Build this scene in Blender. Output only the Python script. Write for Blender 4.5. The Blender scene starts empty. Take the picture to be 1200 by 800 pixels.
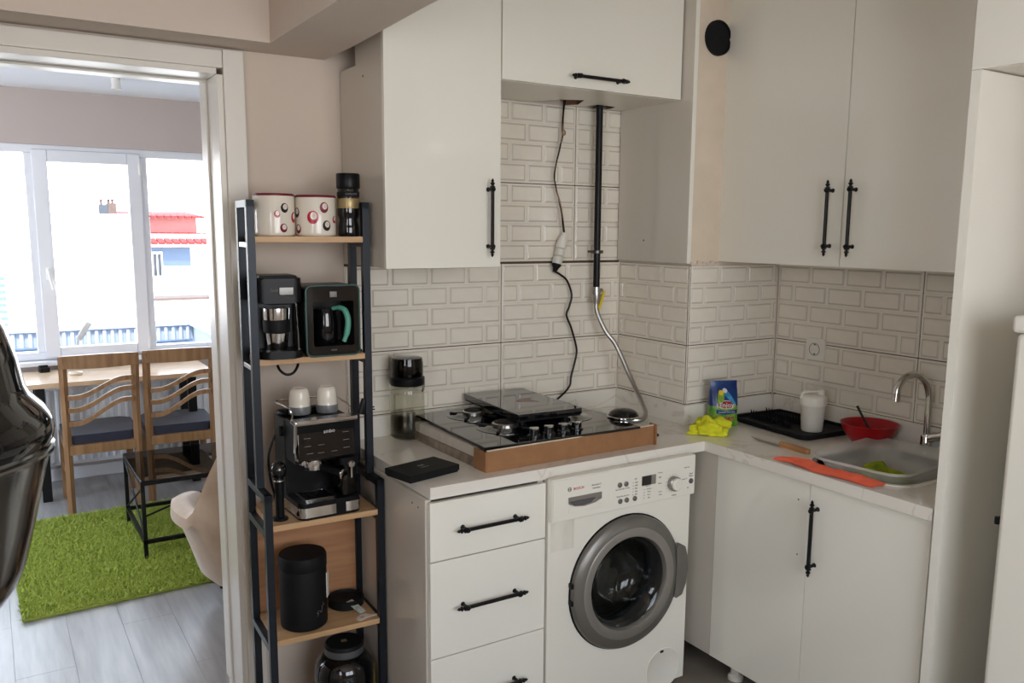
import bpy, bmesh, math, random
from mathutils import Vector, Matrix, noise
from mathutils.geometry import tessellate_polygon
random.seed(7)
S = bpy.context.scene
COL = S.collection
# ------------------------------------------------------------------ camera
def make_camera():
    yaw, pitch, roll = (math.radians(a) for a in (32.328, 8.6475, 0.4797))
    f = Vector((math.sin(yaw)*math.cos(pitch), math.cos(yaw)*math.cos(pitch), -math.sin(pitch)))
    r0 = Vector((math.cos(yaw), -math.sin(yaw), 0)); u0 = r0.cross(f)
    r = r0*math.cos(roll)+u0*math.sin(roll); u = -r0*math.sin(roll)+u0*math.cos(roll)
    cd = bpy.data.cameras.new('camera'); c = bpy.data.objects.new('camera', cd); COL.objects.link(c)
    m = Matrix((r, u, -f)).transposed().to_4x4(); m.translation = (-2.2206, -2.7429, 1.5961)
    c.matrix_world = m
    cd.sensor_width = 36; cd.lens = 989.8/1200*36
    cd.shift_x = (600-608.67)/1200; cd.shift_y = (419.89-400)/1200
    cd.clip_start = .02; cd.clip_end = 300
    S.camera = c
make_camera()
# ------------------------------------------------------------------ world, sun, daylight
w = bpy.data.worlds.new('sky'); S.world = w; w.use_nodes = True
nt = w.node_tree; nt.nodes.clear()
out = nt.nodes.new('ShaderNodeOutputWorld'); bg = nt.nodes.new('ShaderNodeBackground')
tc = nt.nodes.new('ShaderNodeTexCoord'); sx = nt.nodes.new('ShaderNodeSeparateXYZ'); cr = nt.nodes.new('ShaderNodeValToRGB')
cr.color_ramp.elements[0].position = .0; cr.color_ramp.elements[0].color = (.95, .97, 1, 1)
cr.color_ramp.elements[1].position = .8; cr.color_ramp.elements[1].color = (.62, .79, 1, 1)
nt.links.new(tc.outputs['Generated'], sx.inputs[0]); nt.links.new(sx.outputs['Z'], cr.inputs[0])
nt.links.new(cr.outputs[0], bg.inputs[0]); bg.inputs[1].default_value = 7
nt.links.new(bg.outputs[0], out.inputs[0])
def sun():
    l = bpy.data.lights.new('sun', 'SUN'); l.energy = 4; l.angle = .01; l.color = (1, .95, .88)
    o = bpy.data.objects.new('sun', l); COL.objects.link(o)
    o.rotation_euler = Vector((.25, .62, -.75)).to_track_quat('-Z', 'Y').to_euler(); o.location = (-3, -6, 9)
sun()
def area(name, loc, d, sx_, sy_, power, col, portal=False):
    l = bpy.data.lights.new(name, 'AREA'); l.shape = 'RECTANGLE'; l.size = sx_; l.size_y = sy_; l.energy = power; l.color = col
    if portal: l.cycles.is_portal = True
    o = bpy.data.objects.new(name, l); COL.objects.link(o); o.location = loc
    o.rotation_euler = Vector(d).to_track_quat('-Z', 'Z').to_euler()
area('kitchen_window_portal', (-1.42, -4.14, 1.61), (0, 1, 0), 1.95, 1.46, 1, (1, 1, 1), True)
area('fill_window_portal', (-3.34, -2.9, 1.65), (1, 0, 0), 1.0, 1.2, 1, (1, 1, 1), True)  # portal of the side window added for kitchen fill light
area('living_fill_portal', (-4.22, 2.2, 1.55), (1, 0, 0), 1.3, 1.3, 1, (1, 1, 1), True)  # portal of the side window added to brighten the living room
area('living_window_portal', (-1.7, 3.42, 1.43), (0, -1, 0), 2.6, 1.3, 1, (1, 1, 1), True)
S.view_settings.view_transform = 'Standard'; S.view_settings.look = 'None'
S.view_settings.exposure = 0.28; S.view_settings.gamma = 1.0; S.view_settings.use_curve_mapping = False
S.cycles.use_denoising = True; S.cycles.max_bounces = 10; S.cycles.diffuse_bounces = 5; S.cycles.glossy_bounces = 5
S.cycles.transparent_max_bounces = 12; S.cycles.transmission_bounces = 8
S.cycles.caustics_reflective = False; S.cycles.caustics_refractive = False; S.cycles.sample_clamp_indirect = 6
# ------------------------------------------------------------------ materials
def lin(c):
    return tuple((x/12.92 if x <= .04045 else ((x+.055)/1.055)**2.4) for x in c)
def c8(r, g, b): return (r/255, g/255, b/255)
MATS = {}
def mat(name, rgb=(200, 200, 200), rough=.5, metal=0, var=0, scale=20, bump=0, bscale=None, coat=0, trans=0, alpha=1, ior=1.45,
        rgb2=None, stretch=(1, 1, 1), sheen=0, detail=3, spec=None, emit=None):
    m = bpy.data.materials.new(name); m.use_nodes = True; n = m.node_tree.nodes; L = m.node_tree.links
    b = n['Principled BSDF']; base = lin(c8(*rgb))
    b.inputs['Base Color'].default_value = (*base, 1); b.inputs['Roughness'].default_value = rough; b.inputs['Metallic'].default_value = metal
    b.inputs['IOR'].default_value = ior
    if coat: b.inputs['Coat Weight'].default_value = coat; b.inputs['Coat Roughness'].default_value = .04
    if trans: b.inputs['Transmission Weight'].default_value = trans
    if sheen: b.inputs['Sheen Weight'].default_value = sheen; b.inputs['Sheen Roughness'].default_value = .35
    if spec is not None: b.inputs['Specular IOR Level'].default_value = spec
    if alpha < 1: b.inputs['Alpha'].default_value = alpha
    if var or rgb2 or bump:
        t = n.new('ShaderNodeTexCoord'); mp = n.new('ShaderNodeMapping'); mp.inputs['Scale'].default_value = stretch
        L.new(t.outputs['Object'], mp.inputs[0])
    if var or rgb2:
        nz = n.new('ShaderNodeTexNoise'); nz.inputs['Scale'].default_value = scale; nz.inputs['Detail'].default_value = detail
        L.new(mp.outputs[0], nz.inputs[0])
        r = n.new('ShaderNodeValToRGB'); r.color_ramp.elements[0].position = .32; r.color_ramp.elements[1].position = .68
        c2 = lin(c8(*rgb2)) if rgb2 else tuple(x*(1-var) for x in base)
        r.color_ramp.elements[0].color = (*c2, 1); r.color_ramp.elements[1].color = (*base, 1)
        L.new(nz.outputs['Fac'], r.inputs[0]); L.new(r.outputs[0], b.inputs['Base Color'])
    if bump:
        n2 = n.new('ShaderNodeTexNoise'); n2.inputs['Scale'].default_value = bscale or scale; n2.inputs['Detail'].default_value = 4
        bp = n.new('ShaderNodeBump'); bp.inputs['Strength'].default_value = bump; bp.inputs['Distance'].default_value = .004
        L.new(mp.outputs[0], n2.inputs[0]); L.new(n2.outputs['Fac'], bp.inputs['Height']); L.new(bp.outputs[0], b.inputs['Normal'])
    MATS[name] = m; return m
def clear_glass(name, tint=(255, 255, 255), refl=.9):
    m = bpy.data.materials.new(name); m.use_nodes = True; n = m.node_tree.nodes; L = m.node_tree.links; n.clear()
    o = n.new('ShaderNodeOutputMaterial'); mx = n.new('ShaderNodeMixShader'); tr = n.new('ShaderNodeBsdfTransparent'); gl = n.new('ShaderNodeBsdfGlossy')
    fr = n.new('ShaderNodeFresnel'); fr.inputs[0].default_value = 1.45
    tr.inputs[0].default_value = (*lin(c8(*tint)), 1); gl.inputs['Roughness'].default_value = .02
    gl.inputs[0].default_value = (refl, refl, refl, 1)
    ge = n.new('ShaderNodeNewGeometry'); iv = n.new('ShaderNodeMath'); iv.operation = 'SUBTRACT'; iv.inputs[0].default_value = 1
    ml = n.new('ShaderNodeMath'); ml.operation = 'MULTIPLY'; L.new(ge.outputs['Backfacing'], iv.inputs[1]); L.new(iv.outputs[0], ml.inputs[1]); L.new(fr.outputs[0], ml.inputs[0])
    L.new(ml.outputs[0], mx.inputs[0]); L.new(tr.outputs[0], mx.inputs[1]); L.new(gl.outputs[0], mx.inputs[2]); L.new(mx.outputs[0], o.inputs[0])
    MATS[name] = m; return m
def marble(name):
    m = mat(name, (222, 217, 207), .16, coat=.2); n = m.node_tree.nodes; L = m.node_tree.links; b = n['Principled BSDF']
    t = n.new('ShaderNodeTexCoord'); a = n.new('ShaderNodeTexNoise'); a.inputs['Scale'].default_value = 1.3; a.inputs['Detail'].default_value = 5
    a.inputs['Distortion'].default_value = 1.6
    r = n.new('ShaderNodeValToRGB'); e = r.color_ramp.elements
    e[0].position = .492; e[0].color = (*lin(c8(224, 219, 209)), 1); e[1].position = .508; e[1].color = (*lin(c8(224, 219, 209)), 1)
    k = e.new(.5); k.color = (*lin(c8(209, 202, 190)), 1)
    L.new(t.outputs['Object'], a.inputs[0]); L.new(a.outputs['Fac'], r.inputs[0]); L.new(r.outputs[0], b.inputs['Base Color'])
def wood(name, a, b2, rough=.4, ax=0, scale=9):
    st = [14, 14, 14]; st[ax] = 1.2
    return mat(name, a, rough, rgb2=b2, scale=scale*.35, stretch=tuple(st), detail=5, bump=.05, bscale=scale)
mat('lacquer', (232, 229, 218), .09, coat=.5)
mat('lacquer_carcass', (228, 223, 211), .32, var=.03, scale=6)
mat('panel_gloss', (205, 198, 186), .14, coat=.3)
mat('plaster_beige', (212, 197, 182), .8, var=.06, scale=3, bump=.12, bscale=120)
mat('plaster_ceiling', (212, 199, 186), .85, var=.04, scale=2, bump=.1, bscale=90)
mat('plaster_grey', (186, 176, 172), .85, var=.04, scale=2)
mat('plaster_column', (216, 201, 181), .85, var=.09, scale=9, bump=.3, bscale=60)
mat('white_ceiling', (226, 228, 232), .8, var=.02, scale=2)
mat('door_paint', (226, 221, 211), .3, var=.04, scale=4)
mat('pvc', (222, 225, 232), .3, var=.02, scale=3)
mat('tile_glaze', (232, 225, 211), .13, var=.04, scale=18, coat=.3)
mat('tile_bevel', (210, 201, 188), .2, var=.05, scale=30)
mat('tile_joint', (84, 70, 58), .9, var=.2, scale=40)
marble('worktop_stone')
mat('black_metal', (15, 15, 17), .42, spec=.3, var=.15, scale=60)
mat('frame_metal', (38, 42, 48), .38, metal=.5, var=.1, scale=30)
mat('black_plastic', (15, 15, 17), .36, spec=.25, var=.1, scale=40)
mat('black_gloss', (12, 12, 14), .06, coat=.6, var=.05)
mat('black_matte', (18, 18, 20), .6, spec=.25, var=.1, scale=70, bump=.1)
mat('hob_glass', (9, 9, 11), .05, coat=.5, var=.05)
mat('chrome', (220, 220, 220), .12, metal=1, var=.03, scale=8)
mat('steel', (176, 174, 170), .28, metal=1, var=.06, scale=5, stretch=(1, 1, 14))
mat('dark_steel', (98, 96, 93), .3, metal=1, var=.1, scale=9)
mat('appliance_white', (230, 226, 214), .28, var=.02, scale=5, coat=.2)
mat('ring_grey', (150, 145, 138), .34, metal=.55, var=.04, scale=20)
mat('ring_grey_dark', (118, 114, 108), .34, metal=.5, var=.04, scale=20)
mat('drum', (176, 168, 150), .5, metal=.4, var=.35, scale=40)
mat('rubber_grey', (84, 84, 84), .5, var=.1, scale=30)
clear_glass('glass_clear'); clear_glass('glass_door', (196, 200, 202), 1.0); clear_glass('glass_bottle', (246, 246, 243), 1.0)
clear_glass('glass_smoke', (112, 114, 118), 1); clear_glass('glass_dark_top', (26, 27, 32), 1.0)
clear_glass('plastic_tub', (205, 203, 196), .8); clear_glass('water', (249, 248, 244), .8)
mat('tub_plastic', (208, 206, 200), .3, alpha=.5, var=.04, scale=8)
wood('oak', (205, 168, 126), (184, 146, 104), .45, 0)
wood('oak_panel', (190, 140, 100), (168, 118, 80), .5, 0)
wood('chair_wood', (152, 117, 84), (126, 94, 63), .38, 2)
wood('table_wood', (208, 182, 152), (190, 160, 130), .14, 0)
wood('laminate', (172, 170, 168), (146, 144, 144), .28, 1, 6)
mat('kitchen_floor', (140, 130, 118), .35, var=.25, scale=7)
wood('knife_wood', (196, 146, 98), (160, 112, 70), .5, 1)
mat('cardboard', (150, 108, 72), .8, var=.12, scale=30, bump=.08, bscale=120)
mat('card_edge', (214, 204, 186), .8, var=.1, scale=30)
mat('foam', (206, 198, 186), .8, var=.1, scale=40)
mat('marble_tape', (160, 146, 130), .6, rgb2=(116, 100, 86), scale=28)
mat('navy_fabric', (46, 48, 64), .85, var=.15, scale=80, bump=.15, bscale=300, sheen=.2)
mat('velvet', (188, 166, 142), .75, rgb2=(160, 136, 112), scale=5, sheen=.6, bump=.08, bscale=300)
mat('rug_green', (180, 196, 90), .95, var=.3, scale=60); mat('rug_base', (146, 162, 68), .95, var=.2, scale=60)
mat('yellow_cloth', (214, 214, 40), .9, var=.15, scale=30, bump=.35, bscale=240)
mat('green_cloth', (168, 178, 30), .9, rgb2=(96, 120, 20), scale=24, bump=.4, bscale=120)
mat('orange', (255, 112, 80), .55, var=.06, scale=20)
mat('red_plastic', (168, 16, 26), .3, var=.05, scale=6)
mat('white_plastic', (226, 222, 212), .3, var=.02, scale=8); mat('frosted_plastic', (210, 206, 196), .35, var=.04, scale=8)
mat('ceramic', (228, 220, 206), .16, var=.04, scale=8, coat=.3)
mat('ceramic_grey', (120, 122, 124), .3, var=.3, scale=26)
mat('plum', (118, 30, 52), .25, var=.05); mat('crimson', (176, 26, 50), .25, var=.05); mat('ink', (26, 22, 24), .3, var=.05); mat('pinkish', (222, 190, 192), .3, var=.05)
mat('teal', (84, 156, 134), .35, var=.06, scale=8)
mat('teal_dark', (44, 78, 72), .3, var=.06, scale=8)
mat('gold_label', (160, 140, 100), .35, metal=.5, var=.1, scale=20)
mat('yellow_paint', (226, 196, 26), .4, var=.08)
mat('copper_wire', (152, 122, 92), .5, var=.2)
mat('print_grey', (120, 118, 112), .6, var=.05); mat('print_dark', (62, 60, 58), .6, var=.05); mat('print_red', (196, 34, 40), .5, var=.05); mat('print_white', (214, 214, 210), .5, var=.03)
mat('bag_blue', (26, 40, 98), .28, rgb2=(26, 74, 128), scale=16); mat('bag_green', (64, 128, 44), .3, rgb2=(150, 176, 60), scale=40)
mat('bird_green', (140, 176, 50), .4, rgb2=(80, 120, 30), scale=60); mat('bird_blue', (60, 150, 190), .4, rgb2=(30, 110, 160), scale=50)
mat('bag_red', (150, 22, 40), .3, var=.05); mat('seed', (176, 116, 70), .6, rgb2=(120, 60, 40), scale=90)
mat('paper', (222, 216, 204), .7, var=.05, scale=20); mat('pink', (226, 160, 168), .6, var=.2, scale=60); mat('card_print', (150, 160, 150), .6, rgb2=(200, 200, 186), scale=60)
mat('reddish_print', (112, 74, 62), .3, var=.2, scale=30)
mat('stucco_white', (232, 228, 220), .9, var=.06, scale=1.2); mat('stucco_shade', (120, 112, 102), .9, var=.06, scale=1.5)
mat('roof_red', (128, 34, 32), .8, var=.15, scale=5); mat('wall_pink', (150, 92, 90), .9, var=.1, scale=3); mat('brick_chimney', (84, 68, 62), .9, var=.2, scale=8)
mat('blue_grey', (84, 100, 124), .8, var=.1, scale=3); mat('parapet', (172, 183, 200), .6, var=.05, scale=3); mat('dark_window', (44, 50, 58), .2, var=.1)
mat('terrace', (170, 168, 164), .9, var=.2, scale=4); mat('yellow_spot', (230, 210, 60), .7, var=.1)
mat('lamp_white', (232, 232, 228), .4, var=.02)
mat('dirt', (202, 195, 182), .6, rgb2=(226, 221, 209), scale=14, stretch=(1, 1, .4))
mat('chipboard', (112, 78, 56), .9, var=.3, scale=60)
mat('vessel_steel', (148, 148, 148), .14, metal=1, var=.08, scale=6)
M_ = MATS
# ------------------------------------------------------------------ mesh builder
class MB:
    def __init__(s): s.v = []; s.f = []; s.mi = []; s.bev = False
    def add(s, vs, fs, M=None, mi=0):
        k = len(s.v)
        s.v += [tuple(M @ Vector(p)) if M is not None else tuple(p) for p in vs]
        s.f += [tuple(i+k for i in f) for f in fs]; s.mi += [mi]*len(fs); return s
    def box(s, x0, x1, y0, y1, z0, z1, bev=0, M=None, mi=0, seg=2):
        if x0 > x1: x0, x1 = x1, x0
        if y0 > y1: y0, y1 = y1, y0
        if z0 > z1: z0, z1 = z1, z0
        V = [(x0, y0, z0), (x1, y0, z0), (x1, y1, z0), (x0, y1, z0), (x0, y0, z1), (x1, y0, z1), (x1, y1, z1), (x0, y1, z1)]
        F = [(3, 2, 1, 0), (4, 5, 6, 7), (0, 1, 5, 4), (1, 2, 6, 5), (2, 3, 7, 6), (3, 0, 4, 7)]
        if bev <= 0: return s.add(V, F, M, mi)
        s.bev = True
        bm = bmesh.new(); vv = [bm.verts.new(p) for p in V]
        for f in F: bm.faces.new([vv[i] for i in f])
        bmesh.ops.bevel(bm, geom=bm.edges[:], offset=bev, segments=seg, profile=.5, affect='EDGES')
        return s.bm(bm, M, mi)
    def bm(s, bm, M=None, mi=0):
        bm.verts.index_update(); V = [v.co[:] for v in bm.verts]; F = [tuple(v.index for v in f.verts) for f in bm.faces]; bm.free()
        return s.add(V, F, M, mi)
    def lathe(s, prof, c=(0, 0, 0), seg=28, M=None, mi=0, a0=0, a1=2*math.pi, sx=1, sy=1, cap=True):
        full = abs(a1-a0-2*math.pi) < 1e-6; n = seg if full else seg+1; V = []; F = []
        for r, z in prof:
            for i in range(n):
                a = a0+(a1-a0)*i/seg; V.append((c[0]+sx*r*math.cos(a), c[1]+sy*r*math.sin(a), c[2]+z))
        for j in range(len(prof)-1):
            for i in range(seg):
                a = j*n+i; b = j*n+(i+1) % n; F.append((a, b, b+n, a+n))
        if full and cap:
            if prof[0][0] > 1e-5: F.append(tuple(range(n))[::-1])
            if prof[-1][0] > 1e-5: F.append(tuple((len(prof)-1)*n+i for i in range(n)))
        return s.add(V, F, M, mi)
    def tube(s, pts, r, seg=8, closed=False, M=None, mi=0, smooth=0):
        P = [Vector(p) for p in pts]
        if smooth: P = catmull(P, smooth, closed)
        n = len(P); R = r if isinstance(r, list) else [r]*n
        if len(R) != n: R = [R[min(len(R)-1, int(i*len(R)/n))] for i in range(n)]
        V = []; F = []; up = None
        for i in range(n):
            if closed: t = P[(i+1) % n]-P[i-1]
            else: t = P[min(i+1, n-1)]-P[max(i-1, 0)]
            t.normalize()
            if up is None:
                up = Vector((0, 0, 1)) if abs(t.z) < .9 else Vector((1, 0, 0))
            a = (up-t*up.dot(t)); a.normalize(); b = t.cross(a); up = a
            for k in range(seg):
                q = 2*math.pi*k/seg; V.append(P[i]+R[i]*(a*math.cos(q)+b*math.sin(q)))
        m = n if closed else n-1
        for i in range(m):
            for k in range(seg):
                i2 = (i+1) % n; F.append((i*seg+k, i*seg+(k+1) % seg, i2*seg+(k+1) % seg, i2*seg+k))
        if not closed: F.append(tuple(range(seg))[::-1]); F.append(tuple((n-1)*seg+k for k in range(seg)))
        return s.add(V, F, M, mi)
    def prism(s, poly, z0, z1, M=None, mi=0, bev=0):
        bm = bmesh.new(); n = len(poly)
        a = [bm.verts.new((x, y, z0)) for x, y in poly]; b = [bm.verts.new((x, y, z1)) for x, y in poly]
        bm.faces.new(a[::-1]); bm.faces.new(b)
        for i in range(n): bm.faces.new((a[i], a[(i+1) % n], b[(i+1) % n], b[i]))
        s.bev = s.bev or bev > 0
        if bev: bmesh.ops.bevel(bm, geom=[e for e in bm.edges], offset=bev, segments=2, profile=.5, affect='EDGES')
        return s.bm(bm, M, mi)
    def holed(s, outer, hole, z0, z1, M=None, mi=0):
        T = tessellate_polygon([[Vector((*p, 0)) for p in outer], [Vector((*p, 0)) for p in hole]]); P = list(outer)+list(hole); k = len(P)
        V = [(x, y, z1) for x, y in P]+[(x, y, z0) for x, y in P]; F = [tuple(t) for t in T]+[tuple(i+k for i in t[::-1]) for t in T]
        no = len(outer)
        for a, n in ((0, no), (no, len(hole))):
            for i in range(n): p, q = a+i, a+(i+1) % n; F.append((p, q, q+k, p+k))
        return s.add(V, F, M, mi)
    def text(s, txt, size, M, depth=.0004, align='CENTER', mi=0, sx=1.0):
        cu = bpy.data.curves.new('t', 'FONT'); cu.body = txt; cu.size = size; cu.extrude = depth; cu.align_x = align; cu.align_y = 'CENTER'; cu.resolution_u = 2
        o = bpy.data.objects.new('t', cu); COL.objects.link(o)
        dg = bpy.context.evaluated_depsgraph_get(); me = bpy.data.meshes.new_from_object(o.evaluated_get(dg))
        V = [(v.co.x*sx, v.co.y, v.co.z) for v in me.vertices]; F = [tuple(p.vertices) for p in me.polygons]
        bpy.data.objects.remove(o); bpy.data.curves.remove(cu); bpy.data.meshes.remove(me)
        return s.add(V, F, M, mi)
def catmull(P, k, closed=False):
    out = []; n = len(P)
    for i in range(n if closed else n-1):
        p1, p2 = P[i], P[(i+1) % n]; p0 = P[i-1] if (closed or i > 0) else p1*2-p2; p3 = P[(i+2) % n] if (closed or i < n-2) else p2*2-p1
        for j in range(k):
            t = j/k; out.append(.5*((2*p1)+(p2-p0)*t+(2*p0-5*p1+4*p2-p3)*t*t+(3*p1-p0-3*p2+p3)*t**3))
    if not closed: out.append(P[-1].copy())
    return out
FR = {}
def mesh_of(mb, name, mats, smooth=True, angle=35):
    me = bpy.data.meshes.new(name); me.from_pydata([tuple(v) for v in mb.v], [], mb.f); me.validate()
    if len(me.polygons) == len(mb.mi): me.polygons.foreach_set('material_index', mb.mi)
    bm = bmesh.new(); bm.from_mesh(me); bmesh.ops.recalc_face_normals(bm, faces=bm.faces); bm.to_mesh(me); bm.free()
    for m in (mats if isinstance(mats, (list, tuple)) else [mats]): me.materials.append(M_[m] if isinstance(m, str) else m)
    if smooth:
        me.polygons.foreach_set('use_smooth', [True]*len(me.polygons)); me.set_sharp_from_angle(angle=math.radians(angle))
    return me
def obj(name, mb, mats, parent=None, world=True, label=None, M=None, kind=None, angle=35):
    """one mesh object; world=True means the builder used world coordinates, M places a shape built about its own origin (in world space)"""
    fr = FR.get(parent.name) if parent else None
    if isinstance(mb, MB):
        if parent and world and M is None and fr is not None:
            inv = fr.inverted(); mb.v = [tuple(inv @ Vector(p)) for p in mb.v]
        me = mesh_of(mb, name, mats, angle=angle)
    else: me = mb
    o = bpy.data.objects.new(name, me); COL.objects.link(o)
    if isinstance(mb, MB) and mb.bev:
        wn = o.modifiers.new('weighted_normals', 'WEIGHTED_NORMAL'); wn.keep_sharp = True; wn.weight = 90
    if parent:
        o.parent = parent
        if M is not None: o.matrix_basis = (fr.inverted() if fr is not None else Matrix()) @ M; FR[o.name] = M
        else: FR[o.name] = fr.copy() if fr is not None else Matrix()
    else:
        if M is not None: o.matrix_basis = M
        FR[o.name] = M.copy() if M is not None else Matrix()
    if label: o['label'] = label
    if kind: o['kind'] = kind
    return o
def thing(name, label, cat, loc=(0, 0, 0), rz=0, group=None):
    o = bpy.data.objects.new(name, None); COL.objects.link(o); o.empty_display_size = .05
    o.location = loc; o.rotation_euler = (0, 0, math.radians(rz))
    FR[o.name] = Matrix.Translation(loc) @ Matrix.Rotation(math.radians(rz), 4, 'Z')
    o['label'] = label; o['category'] = cat
    if group: o['group'] = group
    return o
def tag(o, label, cat, group=None):
    o['label'] = label; o['category'] = cat
    if group: o['group'] = group
    return o
def struct(name, mb, mats, parent=None, angle=35):
    o = obj(name, mb, mats, parent, angle=angle)
    if parent is None: o['kind'] = 'structure'
    return o
def copy_tree(o, parent=None):
    c = o.copy(); COL.objects.link(c); c.parent = parent
    for ch in list(o.children): copy_tree(ch, c)
    return c
def T(x, y, z): return Matrix.Translation((x, y, z))
def RX(a): return Matrix.Rotation(math.radians(a), 4, 'X')
def RY(a): return Matrix.Rotation(math.radians(a), 4, 'Y')
def RZ(a): return Matrix.Rotation(math.radians(a), 4, 'Z')
FRONT = RX(90)                       # local x right, local y up, normal towards -Y
LEFTF = RZ(-90) @ RX(90)             # seen from -X: local x runs along -Y, local y up
def rrect(x0, x1, y0, y1, r, n=5):
    P = []
    for cx, cy, a0 in ((x1-r, y1-r, 0), (x0+r, y1-r, 90), (x0+r, y0+r, 180), (x1-r, y0+r, 270)):
        for i in range(n+1):
            a = math.radians(a0+90*i/n); P.append((cx+r*math.cos(a), cy+r*math.sin(a)))
    return P
# ------------------------------------------------------------------ large structure
XR, YP, ZW = .484, -.4153, .87
def build_structure():
    struct('floor', MB().box(-3.4, .7, -4.2, 0.02, -.12, 0), 'kitchen_floor')
    fl = struct('floor_living', MB().box(-4.2, 1.2, .02, 3.4, -.12, -.008), 'laminate')
    shared = None; pw, pl = .192, 1.21
    for i in range(13):
        x0 = -3.0+i*pw; off = (i*.47) % pl
        y = .03-off
        while y < 3.2:
            a, b = max(.03, y), min(3.2, y+pl-.0006)
            if b-a > .05:
                obj('plank', MB().box(x0+.0003, x0+pw-.0003, a, b, -.008, 0, .0006, seg=1), 'laminate', fl)
            y += pl
    # back wall with the doorway (x -2.53 .. -1.583)
    b = MB().box(-1.565, .70, .004, .22, 0, 2.62).box(-2.53, -1.565, .004, .22, 2.072, 2.62).box(-3.4, -2.53, .004, .22, 0, 2.62)
    wall = struct('wall_back', b, 'plaster_beige')
    right = struct('wall_right', MB().box(XR+.006, .7, -4.2, .004, 0, 2.62), 'plaster_beige')
    struct('wall_left', MB().box(-3.4, -3.2, -4.2, -3.4, 0, 2.62).box(-3.4, -3.2, -2.4, .004, 0, 2.62).box(-3.4, -3.2, -3.4, -2.4, 0, 1.05).box(-3.4, -3.2, -3.4, -2.4, 2.25, 2.62), 'plaster_beige')
    rear = MB().box(-3.4, -2.40, -4.2, -4.0, 0, 2.62).box(-.45, .7, -4.2, -4.0, 0, 2.62).box(-2.40, -.45, -4.2, -4.0, 0, .88).box(-2.40, -.45, -4.2, -4.0, 2.34, 2.62)
    struct('wall_rear', rear, 'plaster_beige')
    w2 = struct('window_2', MB().box(-2.40, -.45, -4.12, -4.05, .88, .94).box(-2.40, -.45, -4.12, -4.05, 2.28, 2.34).box(-2.40, -2.34, -4.12, -4.05, .94, 2.28).box(-.51, -.45, -4.12, -4.05, .94, 2.28).box(-1.455, -1.395, -4.12, -4.05, .94, 2.28), 'pvc')
    for x0, x1 in ((-2.34, -1.455), (-1.395, -.51)): obj('pane', MB().box(x0, x1, -4.088, -4.082, .94, 2.28), 'glass_clear', w2)
    w3 = struct('fill_window_3', MB().box(-3.30, -3.24, -3.4, -2.4, 1.05, 1.11).box(-3.30, -3.24, -3.4, -2.4, 2.19, 2.25).box(-3.30, -3.24, -3.4, -3.34, 1.11, 2.19).box(-3.30, -3.24, -2.46, -2.4, 1.11, 2.19), 'pvc')  # unseen window, added as fill light for faces turned to -X
    obj('pane', MB().box(-3.273, -3.267, -3.34, -2.46, 1.11, 2.19), 'glass_clear', w3)
    pil = struct('wall_pillar', MB().box(.006, XR+.006, YP+.006, .004, 0, 2.6), 'plaster_column')
    # rough plaster edge above the tiles of the pillar
    e = MB()
    for i in range(22):
        x = .004+i*.0066; e.box(x, x+.0074, YP-.001-random.random()*.003, YP+.008, 1.47-random.random()*.002, 1.476+random.random()*.012, .001, seg=1)
    obj('plaster_edge', e, 'plaster_beige', pil)
    struct('ceiling', MB().box(-3.4, .7, -4.2, .004, 2.6, 2.7), 'plaster_ceiling')
    # dropped beam: strip over the doorway and a run towards the camera
    struct('ceiling_beam', MB().prism([(-3.4, -.157), (-1.46, -.157), (-1.46, -4.2), (-1.262, -4.2), (-1.262, -.8), (-1.24, -.26), (-1.24, .0), (-3.4, .0)], 2.133, 2.61), 'plaster_ceiling')
    # living room shell
    struct('wall_living_left', MB().box(-4.2, -4.05, .2, 1.6, 0, 2.45).box(-4.2, -4.05, 2.8, 3.4, 0, 2.45).box(-4.2, -4.05, 1.6, 2.8, 0, .95).box(-4.2, -4.05, 1.6, 2.8, 2.15, 2.45), 'plaster_grey')
    w4 = struct('fill_window_4', MB().box(-4.15, -4.09, 1.6, 2.8, .95, 1.01).box(-4.15, -4.09, 1.6, 2.8, 2.09, 2.15).box(-4.15, -4.09, 1.6, 1.66, 1.01, 2.09).box(-4.15, -4.09, 2.74, 2.8, 1.01, 2.09), 'pvc')  # unseen window, added to lift the light in the living room
    obj('pane', MB().box(-4.123, -4.117, 1.66, 2.74, 1.01, 2.09), 'glass_clear', w4)
    struct('wall_living_right', MB().box(1.05, 1.2, .2, 3.4, 0, 2.45), 'plaster_grey')
    wl = MB().box(-4.2, -3.0, 3.2, 3.4, 0, 2.45).box(-.42, 1.2, 3.2, 3.4, 0, 2.45).box(-3.0, -.42, 3.2, 3.4, 0, .775).box(-3.0, -.42, 3.2, 3.4, 2.08, 2.45)
    struct('wall_window', wl, 'plaster_grey')
    struct('ceiling_living', MB().box(-4.2, 1.2, .2, 3.4, 2.403, 2.5), 'white_ceiling')
    struct('baseboard_window', MB().box(-4.05, 1.05, 3.185, 3.2, 0, .08, .003), 'pvc')
    # tiles: panels of four brick rows, each brick a part
    cache = {}
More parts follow.
